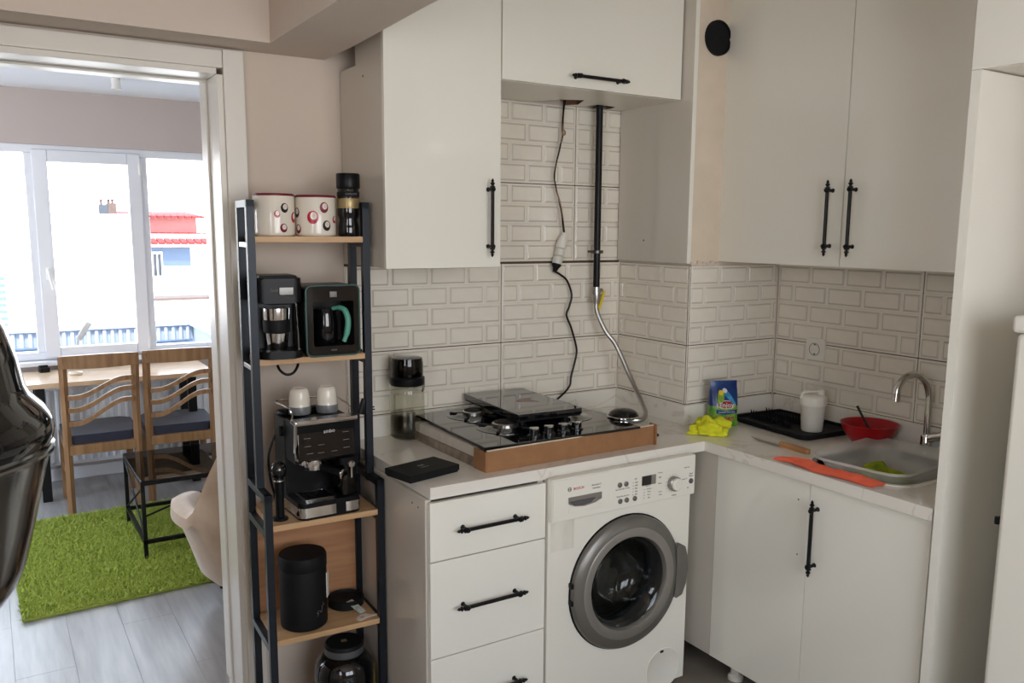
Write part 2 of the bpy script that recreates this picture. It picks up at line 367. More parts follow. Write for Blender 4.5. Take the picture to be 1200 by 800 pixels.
    def brick(par, Mw, u0, u1, z0, z1):
        L, H = round(u1-u0, 4), round(z1-z0, 4); key = (L, H)
        if L < .012 or H < .015: return
        if key not in cache:
            g = .0002; b1 = min(.0065, L*.2); c = min(.0125, L*.3); mb = MB()
            def ring(i, d): return [(i, i, d), (L-i, i, d), (L-i, H-i, d), (i, H-i, d)]
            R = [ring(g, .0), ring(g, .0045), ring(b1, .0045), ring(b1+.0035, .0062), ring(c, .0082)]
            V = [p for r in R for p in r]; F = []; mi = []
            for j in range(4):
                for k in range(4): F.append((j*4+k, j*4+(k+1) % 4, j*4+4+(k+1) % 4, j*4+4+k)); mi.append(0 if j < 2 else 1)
            F.append((16, 17, 18, 19)); mi.append(0)
            mb.add(V, F); mb.mi = mi
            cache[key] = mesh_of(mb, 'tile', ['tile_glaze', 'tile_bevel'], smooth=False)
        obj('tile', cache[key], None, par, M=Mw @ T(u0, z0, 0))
    def tile_field(par, Mw, u0, u1, z0, z1, seam, L, zbase=1.17, H=.3):
        """seam: u of one vertical panel joint. panels L*4 wide; rows full/half alternating from the top of each panel"""
        j = 3.2/1000
        obj('joint', MB().box(u0+.001, u1-.001, z0+.001, z1-.001, -.001, .0012), 'tile_joint', par, M=Mw)
        for p in range(-2, 4):
            pz0, pz1 = zbase+p*H, zbase+(p+1)*H
            if pz1 <= z0+.01 or pz0 >= z1-.01: continue
            s = seam(p) if callable(seam) else seam
            k0 = math.floor((u0-s)/(4*L))-1; k1 = math.ceil((u1-s)/(4*L))+1
            for k in range(k0, k1):
                a0 = s+k*4*L+j/2; a1 = s+(k+1)*4*L-j/2
                for r in range(4):
                    zt = pz1-j/2-r*(H-j)/4; zb = zt-(H-j)/4
                    cuts = [a0, a0+L, a0+2*L, a0+3*L, a1] if r % 2 == 0 else [a0, a0+L/2, a0+1.5*L, a0+2.5*L, a0+3.5*L, a1]
                    for c0, c1 in zip(cuts, cuts[1:]):
                        x0, x1 = max(c0, u0), min(c1, u1); y0, y1 = max(zb, z0), min(zt, z1)
                        if x1-x0 > .012 and y1-y0 > .015: brick(par, Mw, x0, x1, y0, y1)
    MB_back = T(0, .004, 0) @ FRONT
    tile_field(wall, MB_back, -1.19, -.0, .936, 1.478, -.569, .1517)
    tile_field(wall, MB_back, -.80, -.0, 1.4785, 2.07, -.234-.0, .1517)
    # pillar left face (seen from -X): local u runs along -Y, from the back wall to the front edge
    ML = T(.006, 0, 0) @ LEFTF
    tile_field(pil, ML, .0, -YP, .936, 1.47, -YP, .1517)
    MF = T(0, YP+.006, 0) @ FRONT
    tile_field(pil, MF, .0, XR, .936, 1.47, .0, .1517)
    MR = T(XR+.006, 0, 0) @ LEFTF
    tile_field(right, MR, -YP+.002, 1.51, .936, 1.484, -YP, .1565)
build_structure()
def build_door():
    d = struct('door_1', MB().box(-1.583, -1.565, -.012, .232, 0, 2.054, .002), 'door_paint')
    obj('lining', MB().box(-2.53, -1.583, -.012, .232, 2.054, 2.072, .002), 'door_paint', d)
    obj('architrave', MB().box(-1.566, -1.503, -.024, .004, 0, 2.126, .004), 'door_paint', d)
    obj('architrave', MB().box(-2.62, -1.5662, -.022, .004, 2.071, 2.124, .004), 'door_paint', d)
    obj('stop', MB().box(-1.590, -1.583, .12, .16, 0, 2.047, .002), 'door_paint', d)
    obj('stop', MB().box(-2.53, -1.583, .12, .16, 2.047, 2.054, .002), 'door_paint', d)
build_door()
def build_window():
    w = struct('window_1', MB().box(-3.0, -.42, 3.21, 3.28, 2.031, 2.08, .004).box(-3.0, -.42, 3.21, 3.28, .775, .824, .004)
               .box(-3.0, -2.95, 3.21, 3.28, .824, 2.031).box(-.47, -.42, 3.21, 3.28, .824, 2.031)
               .box(-1.972, -1.90, 3.21, 3.28, .824, 2.031, .004).box(-1.36, -1.289, 3.21, 3.28, .824, 2.031, .004), 'pvc')
    s = obj('sash', MB().box(-1.932, -1.85, 3.185, 3.245, .79, 2.052, .006).box(-1.407, -1.332, 3.185, 3.245, .79, 2.052, .006)
            .box(-1.85, -1.407, 3.185, 3.245, .79, .849, .006).box(-1.85, -1.407, 3.185, 3.245, 1.98, 2.052, .006), 'pvc', w)
    obj('pane', MB().box(-1.855, -1.402, 3.212, 3.218, .845, 1.985), 'glass_clear', s)
    obj('handle', MB().box(-1.90, -1.876, 3.170, 3.186, 1.27, 1.35, .004).tube([(-1.888, 3.17, 1.33), (-1.888, 3.14, 1.33), (-1.886, 3.135, 1.30), (-1.868, 3.135, 1.21)], .008), 'lamp_white', s)
    for z in (1.92, .82): obj('hinge', MB().lathe([(.008, 0), (.008, .07)], (-1.338, 3.178, z)), 'lamp_white', s)
    for x0, x1 in ((-2.95, -1.972), (-1.289, -.47)):
        obj('pane', MB().box(x0, x1, 3.24, 3.246, .824, 2.031), 'glass_clear', w)
    obj('window_sill', MB().box(-3.0, -.42, 3.13, 3.21, .745, .772, .005), 'pvc', w)
build_window()
# ------------------------------------------------------------------ cabinet handles
def handle_mesh():
    mb = MB(); L = .094
    mb.tube([(-L, -.028, 0), (L, -.028, 0)], .0058, 10)
    prof = [(.0058, 0), (.0085, .001), (.0085, .005), (.0045, .007), (.0045, .010), (.0072, .013), (.0072, .016), (.0035, .019), (.0052, .0225), (.0028, .027), (.0005, .030)]
    for sgn in (1, -1):
        mb.lathe(prof, M=T(sgn*L, -.028, 0) @ RY(90*sgn), seg=12)
        mb.lathe([(.0075, 0), (.005, .004), (.005, .026), (.0078, .028), (.0085, .033), (.006, .038)], M=T(sgn*(L-.004), 0, 0) @ RX(90), seg=12)
    return mesh_of(mb, 'handle', 'black_metal')
HM = handle_mesh()
def handle(par, x, y, z, horiz=True, facing='-y'):
    M = T(x, y, z)
    if facing == '-x': M = M @ RZ(-90)
    if not horiz: M = M @ RY(90)
    return obj('handle', HM, None, par, M=M)
# ------------------------------------------------------------------ kitchen units
def carcass(mb, x0, x1, y0, y1, z0, z1, t=.018, open_='-y'):
    mb.box(x0, x0+t, y0, y1, z0, z1).box(x1-t, x1, y0, y1, z0, z1).box(x0+t, x1-t, y0, y1, z0, z0+t).box(x0+t, x1-t, y0, y1, z1-t, z1)
    return mb
def build_units():
    # upper left
    t = thing('wall_cabinet', 'glossy white wall cabinet with one vertical bar handle above the hob left side', 'cabinet', (-.99, -.17, 1.478))
    b = carcass(MB(), -1.19, -.789, -.340, -.0045, 1.478, 2.10); b.box(-1.19, -.789, -.340, -.14, 2.10, 2.45).box(-1.172, -.807, -.02, -.012, 1.496, 2.08)
    obj('body', b, 'panel_gloss', t)
    obj('screw_cap', MB().lathe([(.004, 0), (.003, .001)], M=T(-1.19, -.20, 2.06) @ RY(-90), seg=10), 'print_dark', t)
    d = obj('door', MB().box(-1.191, -.7895, -.36, -.342, 1.476, 2.46, .0012), 'lacquer', t); handle(d, -.836, -.36, 1.633, False)
    # flap cabinet with the pipe cut-outs
    t = thing('flap_wall_cabinet', 'white lift-up flap cabinet with horizontal handle over the gas pipe', 'cabinet', (-.4, -.17, 2.07))
    hole = [(-.786, -.34), (-.022, -.34), (-.022, -.009), (-.098, -.009), (-.094, -.04), (-.11, -.085), (-.2, -.092), (-.21, -.009), (-.30, -.009), (-.262, -.05), (-.31, -.155), (-.39, -.115), (-.45, -.009), (-.786, -.009)]
    bp = MB().prism(hole, 2.069, 2.087); n_ = len(hole); bp.mi = [0, 0]+[1 if 2 <= i <= 11 else 0 for i in range(n_)]
    obj('bottom_panel', bp, ['lacquer_carcass', 'chipboard'], t)
    obj('back_panel', MB().box(-.768, -.022, -.016, -.010, 2.087, 2.56), 'chipboard', t)
    obj('body', MB().box(-.786, -.768, -.34, -.009, 2.087, 2.58).box(-.786, -.022, -.34, -.009, 2.56, 2.58), 'lacquer_carcass', t)
    obj('side_panel', MB().box(-.0195, -.0015, -.416, -.009, 1.478, 2.58, .0012), 'panel_gloss', t)
    obj('edge_band', MB().box(-.0195, -.0015, -.4178, -.416, 1.478, 2.58), 'lacquer', t)
    obj('screw_hole', MB().lathe([(.004, 0), (.003, .001)], M=T(-.0195, -.17, 1.56) @ RY(-90), seg=10), 'print_dark', t)
    d = obj('flap_door', MB().box(-.786, -.026, -.36, -.342, 2.0695, 2.58, .0012), 'lacquer', t); handle(d, -.41, -.36, 2.103)
    # right uppers
    t = thing('double_wall_cabinet', 'white two-door wall cabinet with paired vertical handles above the sink', 'cabinet', (.3, -.95, 1.484))
    obj('body', carcass(MB(), .17, XR, -1.508, -.4185, 1.486, 2.57), 'lacquer_carcass', t)
    d = obj('door', MB().box(.15, .168, -.9485, -.402, 1.484, 2.57, .0012), 'lacquer', t); handle(d, .15, -.908, 1.642, False, '-x')
    d = obj('door', MB().box(.15, .168, -1.508, -.9515, 1.484, 2.57, .0012), 'lacquer', t); handle(d, .15, -.995, 1.642, False, '-x')
    # drawer base
    t = thing('drawer_unit', 'white base unit of stacked drawers with black bar handles beside the washing machine', 'cabinet', (-1.0, -.33, 0))
    obj('body', MB().box(-1.207, -1.189, -.645, -.03, .0, .833, .001).box(-.822, -.804, -.645, -.03, .0, .833).box(-1.189, -.822, -.60, -.03, .09, .108).box(-1.189, -.822, -.05, -.03, .108, .833), 'panel_gloss', t)
    obj('plinth', MB().box(-1.189, -.822, -.60, -.585, 0, .09), 'lacquer_carcass', t)
    for z0, z1 in ((.652, .827), (.3545, .6485), (.10, .351)):
        d = obj('drawer', MB().box(-1.2015, -.805, -.665, -.647, z0, z1, .0012).box(-1.18, -.83, -.647, -.2, z0+.03, z1-.03), 'lacquer', t)
        handle(d, -1.006, -.665, (.74 if z0 > .6 else (.503 if z0 > .3 else .216)))
    for y, z in ((-.60, .80), (-.56, .803)): obj('screw_hole', MB().lathe([(.003, 0), (.003, .001)], M=T(-1.207, y, z) @ RY(-90), seg=8), 'print_dark', t)
    # sink base
    t = thing('sink_unit', 'white two-door base cabinet under the sink with one vertical handle', 'cabinet', (.2, -1.1, 0))
    obj('body', MB().box(-.088, -.07, -1.50, -.70, .098, .83).box(-.07, .46, -1.506, -1.49, .098, .83).box(-.07, .46, -1.49, -.70, .098, .115), 'lacquer_carcass', t)
    obj('filler_panel', MB().box(-.106, -.088, -.699, -.44, .085, .833, .001), 'panel_gloss', t)
    d = obj('door', MB().box(-.107, -.089, -1.0925, -.7005, .085, .827, .0012), 'lacquer', t)
    for y, z in ((-1.051, .766), (-1.058, .588)): obj('screw_hole', MB().lathe([(.0028, 0), (.002, .0008)], M=T(-.107, y, z) @ RY(-90), seg=8), 'print_dark', d)
    d = obj('door', MB().box(-.107, -.089, -1.491, -1.0945, .085, .827, .0012), 'lacquer', t); handle(d, -.107, -1.125, .665, False, '-x')
    for y in (-.76, -1.15, -1.45): obj('leg', MB().lathe([(.028, 0), (.028, .012), (.018, .02), (.018, .098)], (-.03, y, 0), 16), 'lacquer_carcass', t)
    obj('plinth', MB().box(.02, .035, -1.49, -.5, .0, .1), 'black_matte', t)
    # fridge surround
    t = thing('tall_fridge_surround', 'tall white side panel carrying the cabinet over the fridge', 'cabinet', (.2, -1.8, 0))
    obj('side_panel', MB().box(-.13, .47, -1.535, -1.51, 0, 1.992, .0012), 'lacquer_carcass', t)
    obj('edge_band', MB().box(-.1318, -.13, -1.535, -1.51, 0, 1.992), 'lacquer', t)
    obj('cabinet', carcass(MB(), -.11, .47, -2.25, -1.51, 1.995, 2.58), 'lacquer_carcass', t)
    obj('door', MB().box(-.13, -.112, -2.25, -1.508, 1.993, 2.58, .0012), 'lacquer', t)
    obj('side_panel', MB().box(-.13, .47, -2.275, -2.25, 0, 1.992, .0012), 'lacquer_carcass', t)
    # worktop
    t = thing('worktop', 'pale marbled L-shaped stone worktop with upstand', 'worktop', (-.3, -.3, .835))
    outer = [(-1.195, -.655), (-.128, -.655), (-.128, -1.503), (XR, -1.503), (XR, YP-.004), (-.004, YP-.004), (-.004, -.006), (-1.195, -.006)]
    sink_hole = rrect(-.045, .355, -1.355, -1.0, .085)
    slab = obj('slab', MB().holed(outer, sink_hole[::-1], .835, ZW), 'worktop_stone', t)
    up = MB().box(-1.19, -.004, -.028, -.006, ZW, .9452, .002).box(-.026, -.004, YP-.026, -.028, ZW, .9452, .002).box(-.004, XR-.022, YP-.026, YP-.004, ZW, .9452, .002).box(XR-.022, XR-.002, -1.503, YP-.026, ZW, .9452, .002)
    obj('upstand', up, 'worktop_stone', t)
    # sink
    t = thing('sink', 'light stone sink bowl sunk in the worktop beneath the clear tub', 'sink', (.21, -1.175, .70))
    o2 = rrect(-.058, .368, -1.368, -.985, .095); 
    b = MB(); P0 = rrect(-.045, .355, -1.355, -1.0, .085); P1 = rrect(-.035, .345, -1.345, -1.02, .08); V = []; F = []; n = len(P0)
    for ring, z in ((o2, ZW+.0005), (o2, ZW+.005), (P0, ZW+.005), (P0, ZW-.03), (P1, .72)): V += [(x, y, z) for x, y in ring]
    for j in range(4):
        for i in range(n): F.append((j*n+i, j*n+(i+1) % n, (j+1)*n+(i+1) % n, (j+1)*n+i))
    F.append(tuple(4*n+i for i in range(n))); b.add(V, F)
    obj('bowl', b, 'worktop_stone', t)
    obj('drain', MB().lathe([(.035, 0), (.035, .003), (.02, .001), (0, .001)], (.21, -1.175, .7205), 20), 'chrome', t)
build_units()
# ------------------------------------------------------------------ washing machine
def build_washer():
    t = thing('washing_machine', 'white front-loading washing machine with grey round door under the worktop', 'appliance', (-.51, -.4, 0))
    X0, X1, YF = -.800, -.205, -.672
    obj('body', MB().box(X0, X0+.012, YF+.02, -.10, .02, .832).box(X1-.012, X1, YF+.02, -.10, .02, .832).box(X0+.012, X1-.012, YF+.02, -.10, .02, .032).box(X0, X1, YF+.02, -.10, .822, .834, .003).box(X0+.012, X1-.012, -.112, -.10, .032, .826).holed([(X0, .02), (X1, .02), (X1, .832), (X0, .832)], [(-.487+.2*math.cos(-a*math.pi/24), .443+.2*math.sin(-a*math.pi/24)) for a in range(48)], -.021, 0, M=T(0, YF, 0) @ FRONT), 'appliance_white', t)
    for x in (X0+.05, X1-.05):
        for y in (YF+.06, -.16): obj('foot', MB().lathe([(.02, 0), (.02, .012), (.012, .014), (.012, .022)], (x, y, 0), 12), 'rubber_grey', t)
    cp = obj('control_panel', MB().box(X0-.001, X1+.001, YF-.022, YF+.01, .702, .843, .006), 'appliance_white', t)
    F = YF-.022
    def at(x, z, d=0): return T(x, F-.0002-d, z) @ FRONT
    # slope of the printed rows is nil: the machine is level
    dr = obj('detergent_drawer', MB().box(X0+.002, -.572, F-.003, F+.004, .706, .839, .003), 'appliance_white', t)
    FD = F-.003
    obj('handle_recess', MB().box(-.742, -.612, FD-.0012, FD+.002, .758, .778).prism([(-.742, .758), (-.612, .758), (-.64, .748), (-.68, .743), (-.72, .748)], 0, .003, M=T(0, FD-.001, 0) @ FRONT), 'ring_grey', dr)
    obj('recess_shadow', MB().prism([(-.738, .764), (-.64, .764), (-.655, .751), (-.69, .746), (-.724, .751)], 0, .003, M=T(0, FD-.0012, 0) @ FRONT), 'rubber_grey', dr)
    obj('handle_grip', MB().box(-.742, -.612, FD-.002, FD+.002, .727, .742, .002), 'appliance_white', dr)
    obj('logo', MB().text('BOSCH', .0122, T(-.703, FD-.0006, .803) @ FRONT, sx=1.0), 'print_red', dr)
    obj('emblem', MB().tube([(-.738+.0065*math.cos(a*.5236), FD-.0006, .804+.0065*math.sin(a*.5236)) for a in range(12)], .0008, 5, True).box(-.741, -.735, FD-.0012, FD, .8035, .8045).box(-.7415, -.7405, FD-.0012, FD, .800, .808).box(-.7355, -.7345, FD-.0012, FD, .800, .808), 'print_dark', dr)
    obj('lettering', MB().text('Avantixx 7', .0085, T(-.634, FD-.0006, .804) @ FRONT).text('VarioPerfect', .006, T(-.634, FD-.0006, .794) @ FRONT), 'print_grey', dr)
    for x, z in ((-.537, .786), (-.511, .786), (-.534, .731), (-.507, .731), (-.473, .731)):
        obj('button', MB().lathe([(.0085, 0), (.0085, .003), (.007, .004), (0, .0042)], M=T(x, F, z) @ RX(90), seg=18), 'ring_grey_dark', cp)
    tx = MB(); dash = MB()
    for i in range(5): tx.box(-.482, -.479, F-.0006, F, .784-i*.010-.001, .784-i*.010+.001); tx.text(('1200', '1000', '800', '600', '400')[i], .0065, at(-.468, .784-i*.010))
    for i in range(4): tx.box(-.434, -.431, F-.0006, F, .754-i*.0098-.001, .754-i*.0098+.001); tx.text(('Ready in', 'Wash', 'Rinse', 'Spin')[i], .006, at(-.412, .754-i*.0098))
    for s_, x, z in (('Speed Perfect', -.537, .771), ('Eco Perfect', -.509, .771), ('Water Plus', -.535, .747), ('Easy Iron', -.507, .747), ('Spin', -.470, .797), ('Options', -.418, .765), ('Cottons', -.365, .802), ('Easy-Care', -.245, .803), ('Mix', -.366, .786), ('Wool', -.366, .765), ('Rinse', -.362, .736), ('Drain', -.362, .726), ('Super 30', -.254, .763), ('Delicate', -.300, .714), ('40', -.238, .73)):
        tx.text(s_, .0062, at(x, z))
    for i in range(14):
        a = math.radians(20+i*24); tx.box(-.307+.03*math.cos(a)-.002, -.307+.03*math.cos(a)+.002, F-.0006, F, .757+.03*math.sin(a)-.0006, .757+.03*math.sin(a)+.0006)
    obj('lettering', tx, 'print_grey', cp)
    obj('lettering', MB().text('Start/', .0075, at(-.225, .778)).text('Pause', .0075, at(-.225, .770)), 'print_dark', cp)
    obj('display', MB().box(-.444, -.405, F-.003, F+.002, .768, .800, .001), 'black_gloss', cp)
    obj('display_side', MB().box(-.405, -.385, F-.003, F+.002, .768, .800, .001), 'ring_grey', cp)
    k = obj('dial', MB().lathe([(.025, 0), (.025, .016), (.021, .019)], M=T(-.307, F, .757) @ RX(90), seg=30), 'ring_grey', cp)
    obj('dial_cap', MB().lathe([(.021, .017), (.0205, .024), (.018, .026), (0, .026)], M=T(-.307, F, .757) @ RX(90), seg=30), 'appliance_white', k)
    obj('button', MB().lathe([(.009, 0), (.009, .003), (.0075, .004), (0, .0042)], M=T(-.225, F, .752) @ RX(90), seg=18), 'rubber_grey', cp)
    # door
    C = T(-.484, YF, .440) @ RX(90) @ Matrix.Scale(.972, 4)
    d = obj('door', MB().lathe([(.233, -.004), (.236, .0), (.236, .012), (.228, .022), (.196, .028)], M=C, seg=72, cap=False), 'ring_grey_dark', t, angle=50)
    obj('gasket', MB().lathe([(.2405, -.006), (.2405, .003), (.234, .004)], M=C, seg=64, cap=False), 'black_plastic', d)
    obj('inner_ring', MB().lathe([(.1985, .0265), (.195, .0295), (.166, .026), (.160, .014), (.160, -.02)], M=C, seg=64, cap=False), 'ring_grey', d, angle=50)
    prof = [(.161, .010), (.15, .004), (.13, -.03), (.115, -.07), (.09, -.095), (.05, -.105), (0, -.108)]; prof = prof+[(max(0, r_-.004) if i_ else 0, z_+.006) for i_, (r_, z_) in enumerate(prof[::-1])]
    obj('glass_bowl', MB().lathe(prof, M=C, seg=56, cap=False), 'glass_door', d, angle=60)
    obj('seal', MB().lathe([(.168, -.006), (.158, -.02), (.15, -.06), (.17, -.10)], M=C, seg=48, cap=False), 'rubber_grey', d)
    obj('drum', MB().lathe([(.17, -.1), (.2, -.12), (.2, -.35), (.15, -.40), (0, -.42)], M=C, seg=40, cap=False), 'drum', t)
    h = [(.0, .094), (.012, .1), (.028, .086), (.036, .05), (.038, .0), (.034, -.05), (.022, -.088), (.004, -.096), (-.004, -.08), (.004, 0), (-.002, .08)]
    obj('door_handle', MB().prism([(-.280+x*1.45, .435+z) for x, z in h], .006, .026, M=T(0, YF, 0) @ FRONT, bev=.003), 'ring_grey_dark', d)
    for z in (.478, .42): obj('hinge', MB().box(-.7185, -.711, YF-.02, YF, z-.008, z+.008, .002), 'black_plastic', d)
    fl = obj('filter_cover', MB().lathe([(.077, -.003), (.077, .0016), (.0755, .0022), (.074, .0014), (0, .0014)], M=T(-.302, YF, .075) @ RX(90), seg=44), 'appliance_white', t)
    obj('latch', MB().box(-.318, -.304, YF-.003, YF, .138, .146), 'black_plastic', fl)
    obj('scuff', MB().box(-.79, -.70, YF-.0004, YF, .60, .695), 'dirt', t)
build_washer()
# ------------------------------------------------------------------ fridge
def build_fridge():
    t = thing('fridge', 'white fridge standing at the right edge of the frame', 'appliance', (.16, -1.97, 0))
    obj('body', MB().box(-.10, .44, -2.232, -1.70, .03, 1.375, .006), 'appliance_white', t)
    d = obj('door', MB().box(-.17, -.108, -2.232, -1.694, .06, 1.365, .014, seg=3), 'appliance_white', t)
    obj('top_cap', MB().box(-.185, .44, -2.234, -1.69, 1.367, 1.408, .010, seg=3), 'white_plastic', t)
    obj('hinge', MB().box(-.165, -.09, -1.692, -1.683, .895, .908, .002).lathe([(.006, 0), (.006, .018)], (-.16, -1.688, .892), 10), 'black_plastic', t)
    for x in (-.05, .4):
        for y in (-2.2, -1.75): obj('foot', MB().lathe([(.018, 0), (.018, .03)], (x, y, 0), 10), 'black_plastic', t)
build_fridge()
# ------------------------------------------------------------------ worktop things
def build_hob():
    hx, hy, rz = -.672, -.335, -2.2
    t = thing('gas_hob', 'black glass gas hob lying loose on the worktop', 'hob', (hx, hy, ZW), rz)
    obj('glass_top', MB().box(-.297, .297, -.265, .265, .066, .075, .002), 'hob_glass', t, False)
    obj('tray', MB().box(-.26, .26, -.23, .23, .0, .066, .004), 'dark_steel', t, False)
    for x, y, r in ((-.125, .15, .042), (-.115, -.065, .047), (.13, .14, .047), (.16, -.02, .04)):
        b = obj('burner', MB().lathe([(r+.05, 0), (r+.05, .0012), (r+.02, .002), (r+.012, .006), (0, .006)], (x, y, .075), 32), 'black_gloss', t, False)
        low = .6 if x > 0 else 1
        obj('burner_ring', MB().lathe([(r-.004, .004), (r-.003, .016*low), (r-.007, .019*low), (r-.014, .020*low)], (x, y, .075), 32), 'steel', b, False)
        obj('burner_cap', MB().lathe([(r-.010, .017*low), (r-.009, .021*low), (r-.016, .024*low), (0, .025*low)], (x, y, .075), 32), 'black_matte', b, False)
        if x < 0:
            sp = MB()
            for a in range(4): sp.box(r-.01, r+.045, -.004, .004, .0015, .007, .001, M=T(x, y, .075) @ RZ(45+a*90))
            obj('pan_support', sp, 'black_metal', b, False)
    for i, x in enumerate((-.086, -.028, .030, .086)):
        k = obj('knob', MB().lathe([(.022, 0), (.022, .003), (.017, .006), (.016, .022), (.0165, .024)], (x, -.205+i*.004, .075), 24), 'black_gloss', t, False)
        obj('knob_cap', MB().lathe([(.0165, .022), (.0165, .025), (.014, .0268), (0, .027)], (x, -.205+i*.004, .075), 24), 'chrome', k, False)
    # packaging
    t = thing('carton_tray', 'torn brown cardboard packing edge with foam around the gas hob', 'packaging', (-.66, -.55, ZW), 1.0)
    obj('front_flap', MB().box(-.322, .352, -.052, -.046, 0, .066, .001), 'cardboard', t, False)
    obj('flap_edge', MB().box(-.322, .352, -.0525, -.0455, .066, .069, .0005), 'card_edge', t, False)
    obj('end_fold', MB().box(.348, .354, -.046, -.010, 0, .072, .001, M=RZ(-3)), 'cardboard', t, False)
    obj('corner_fold', MB().box(-.326, -.321, -.05, .022, 0, .064, .001), 'cardboard', t, False)
    obj('foam_strip', MB().box(-.319, -.290, .020, .44, .030, .062, .002), 'foam', t, False)
    obj('side_strip', MB().box(-.322, -.292, .020, .44, .0, .030, .001), 'marble_tape', t, False)
    # box on the hob
    t = thing('flat_black_box', 'flat glossy black box with faint red print lying on the gas hob', 'box', (-.633, -.245, ZW+.098), -3)
    obj('tray', MB().box(-.122, .122, -.205, .205, 0, .018, .002), 'black_matte', t, False)
    obj('lid', MB().box(-.125, .125, -.208, .208, .006, .027, .002), 'black_gloss', t, False)
    obj('print', MB().prism([(-.03, -.02), (.05, -.05), (.035, -.01), (.06, .03), (.0, .02)], .0269, .0272), 'reddish_print', t, False)
    for x, y in ((.08, -.17), (-.09, -.17), (.09, .19)): obj('foot', MB().lathe([(.012, -.023), (.012, 0)], (x, y, 0), 12), 'black_plastic', t, False)
    t = thing('burner_bowl', 'upturned dark glass dome on the right edge of the hob', 'bowl', (-.345, -.47, ZW+.076))
    obj('dome', MB().lathe([(.056, 0), (.054, .008), (.046, .020), (.03, .028), (0, .031)], seg=32), 'glass_smoke', t, False, angle=60)
    obj('rim', MB().tube([(.056*math.cos(a*.2618), .056*math.sin(a*.2618), .004) for a in range(24)], .003, 6, True), 'chrome', t, False)
    o = obj('burner_disc', MB().lathe([(.028, 0), (.028, .004), (.022, .006), (0, .006)], seg=24), 'black_matte', M=T(-.232, -.492, ZW))
    tag(o, 'small flat black disc on the worktop behind the carton right end', 'disc')
    t = thing('glass_water_bottle', 'clear glass bottle half full of water with dark screw lid', 'bottle', (-1.004, -.092, ZW))
    obj('body', MB().lathe([(0, .004), (.052, .003), (.062, .012), (.063, .05), (.060, .16), (.060, .19), (.054, .196), (.054, .2), (.0525, .2), (.0525, .195), (.0585, .189), (.0585, .16), (.0612, .05), (.0605, .014), (.051, .006), (0, .0055)], seg=36), 'glass_bottle', t, False, angle=60)
    obj('water', MB().lathe([(0, .0065), (.050, .0068), (.0598, .015), (.0603, .092), (0, .092)], seg=36), 'water', t, False, angle=60)
    l = obj('lid', MB().lathe([(.058, .192), (.061, .2), (.061, .218), (.054, .224)], seg=36), 'black_plastic', t, False)
    obj('lid_cup', MB().lathe([(.055, .222), (.056, .226), (.056, .270), (.053, .286), (.047, .288), (0, .288), (0, .285), (.046, .285), (.051, .282), (.053, .270), (.053, .225)], seg=36), 'glass_smoke', l, False, angle=60)
    obj('strap', MB().tube([(.058, .01, .205), (.068, .012, .198), (.068, .012, .17), (.062, .01, .16)], .004, 8, smooth=4), 'black_plastic', l, False)
    t = thing('gift_box', 'small matt black lidded box at the left end of the worktop', 'box', (-1.15, -.512, ZW), 13)
    obj('base', MB().box(-.091, .091, -.058, .058, 0, .018, .0012), 'black_matte', t, False)
    lid = obj('lid', MB().box(-.094, .094, -.061, .061, .005, .024, .0012), 'black_matte', t, False)
    obj('lettering', MB().text('PARFUM', .008, T(.0, -.012, .0242), align='CENTER').prism([(-.012, .004), (.012, .004), (.008, .016), (.0, .009), (-.008, .016)], .0240, .0244), 'print_grey', lid, False)
build_hob()
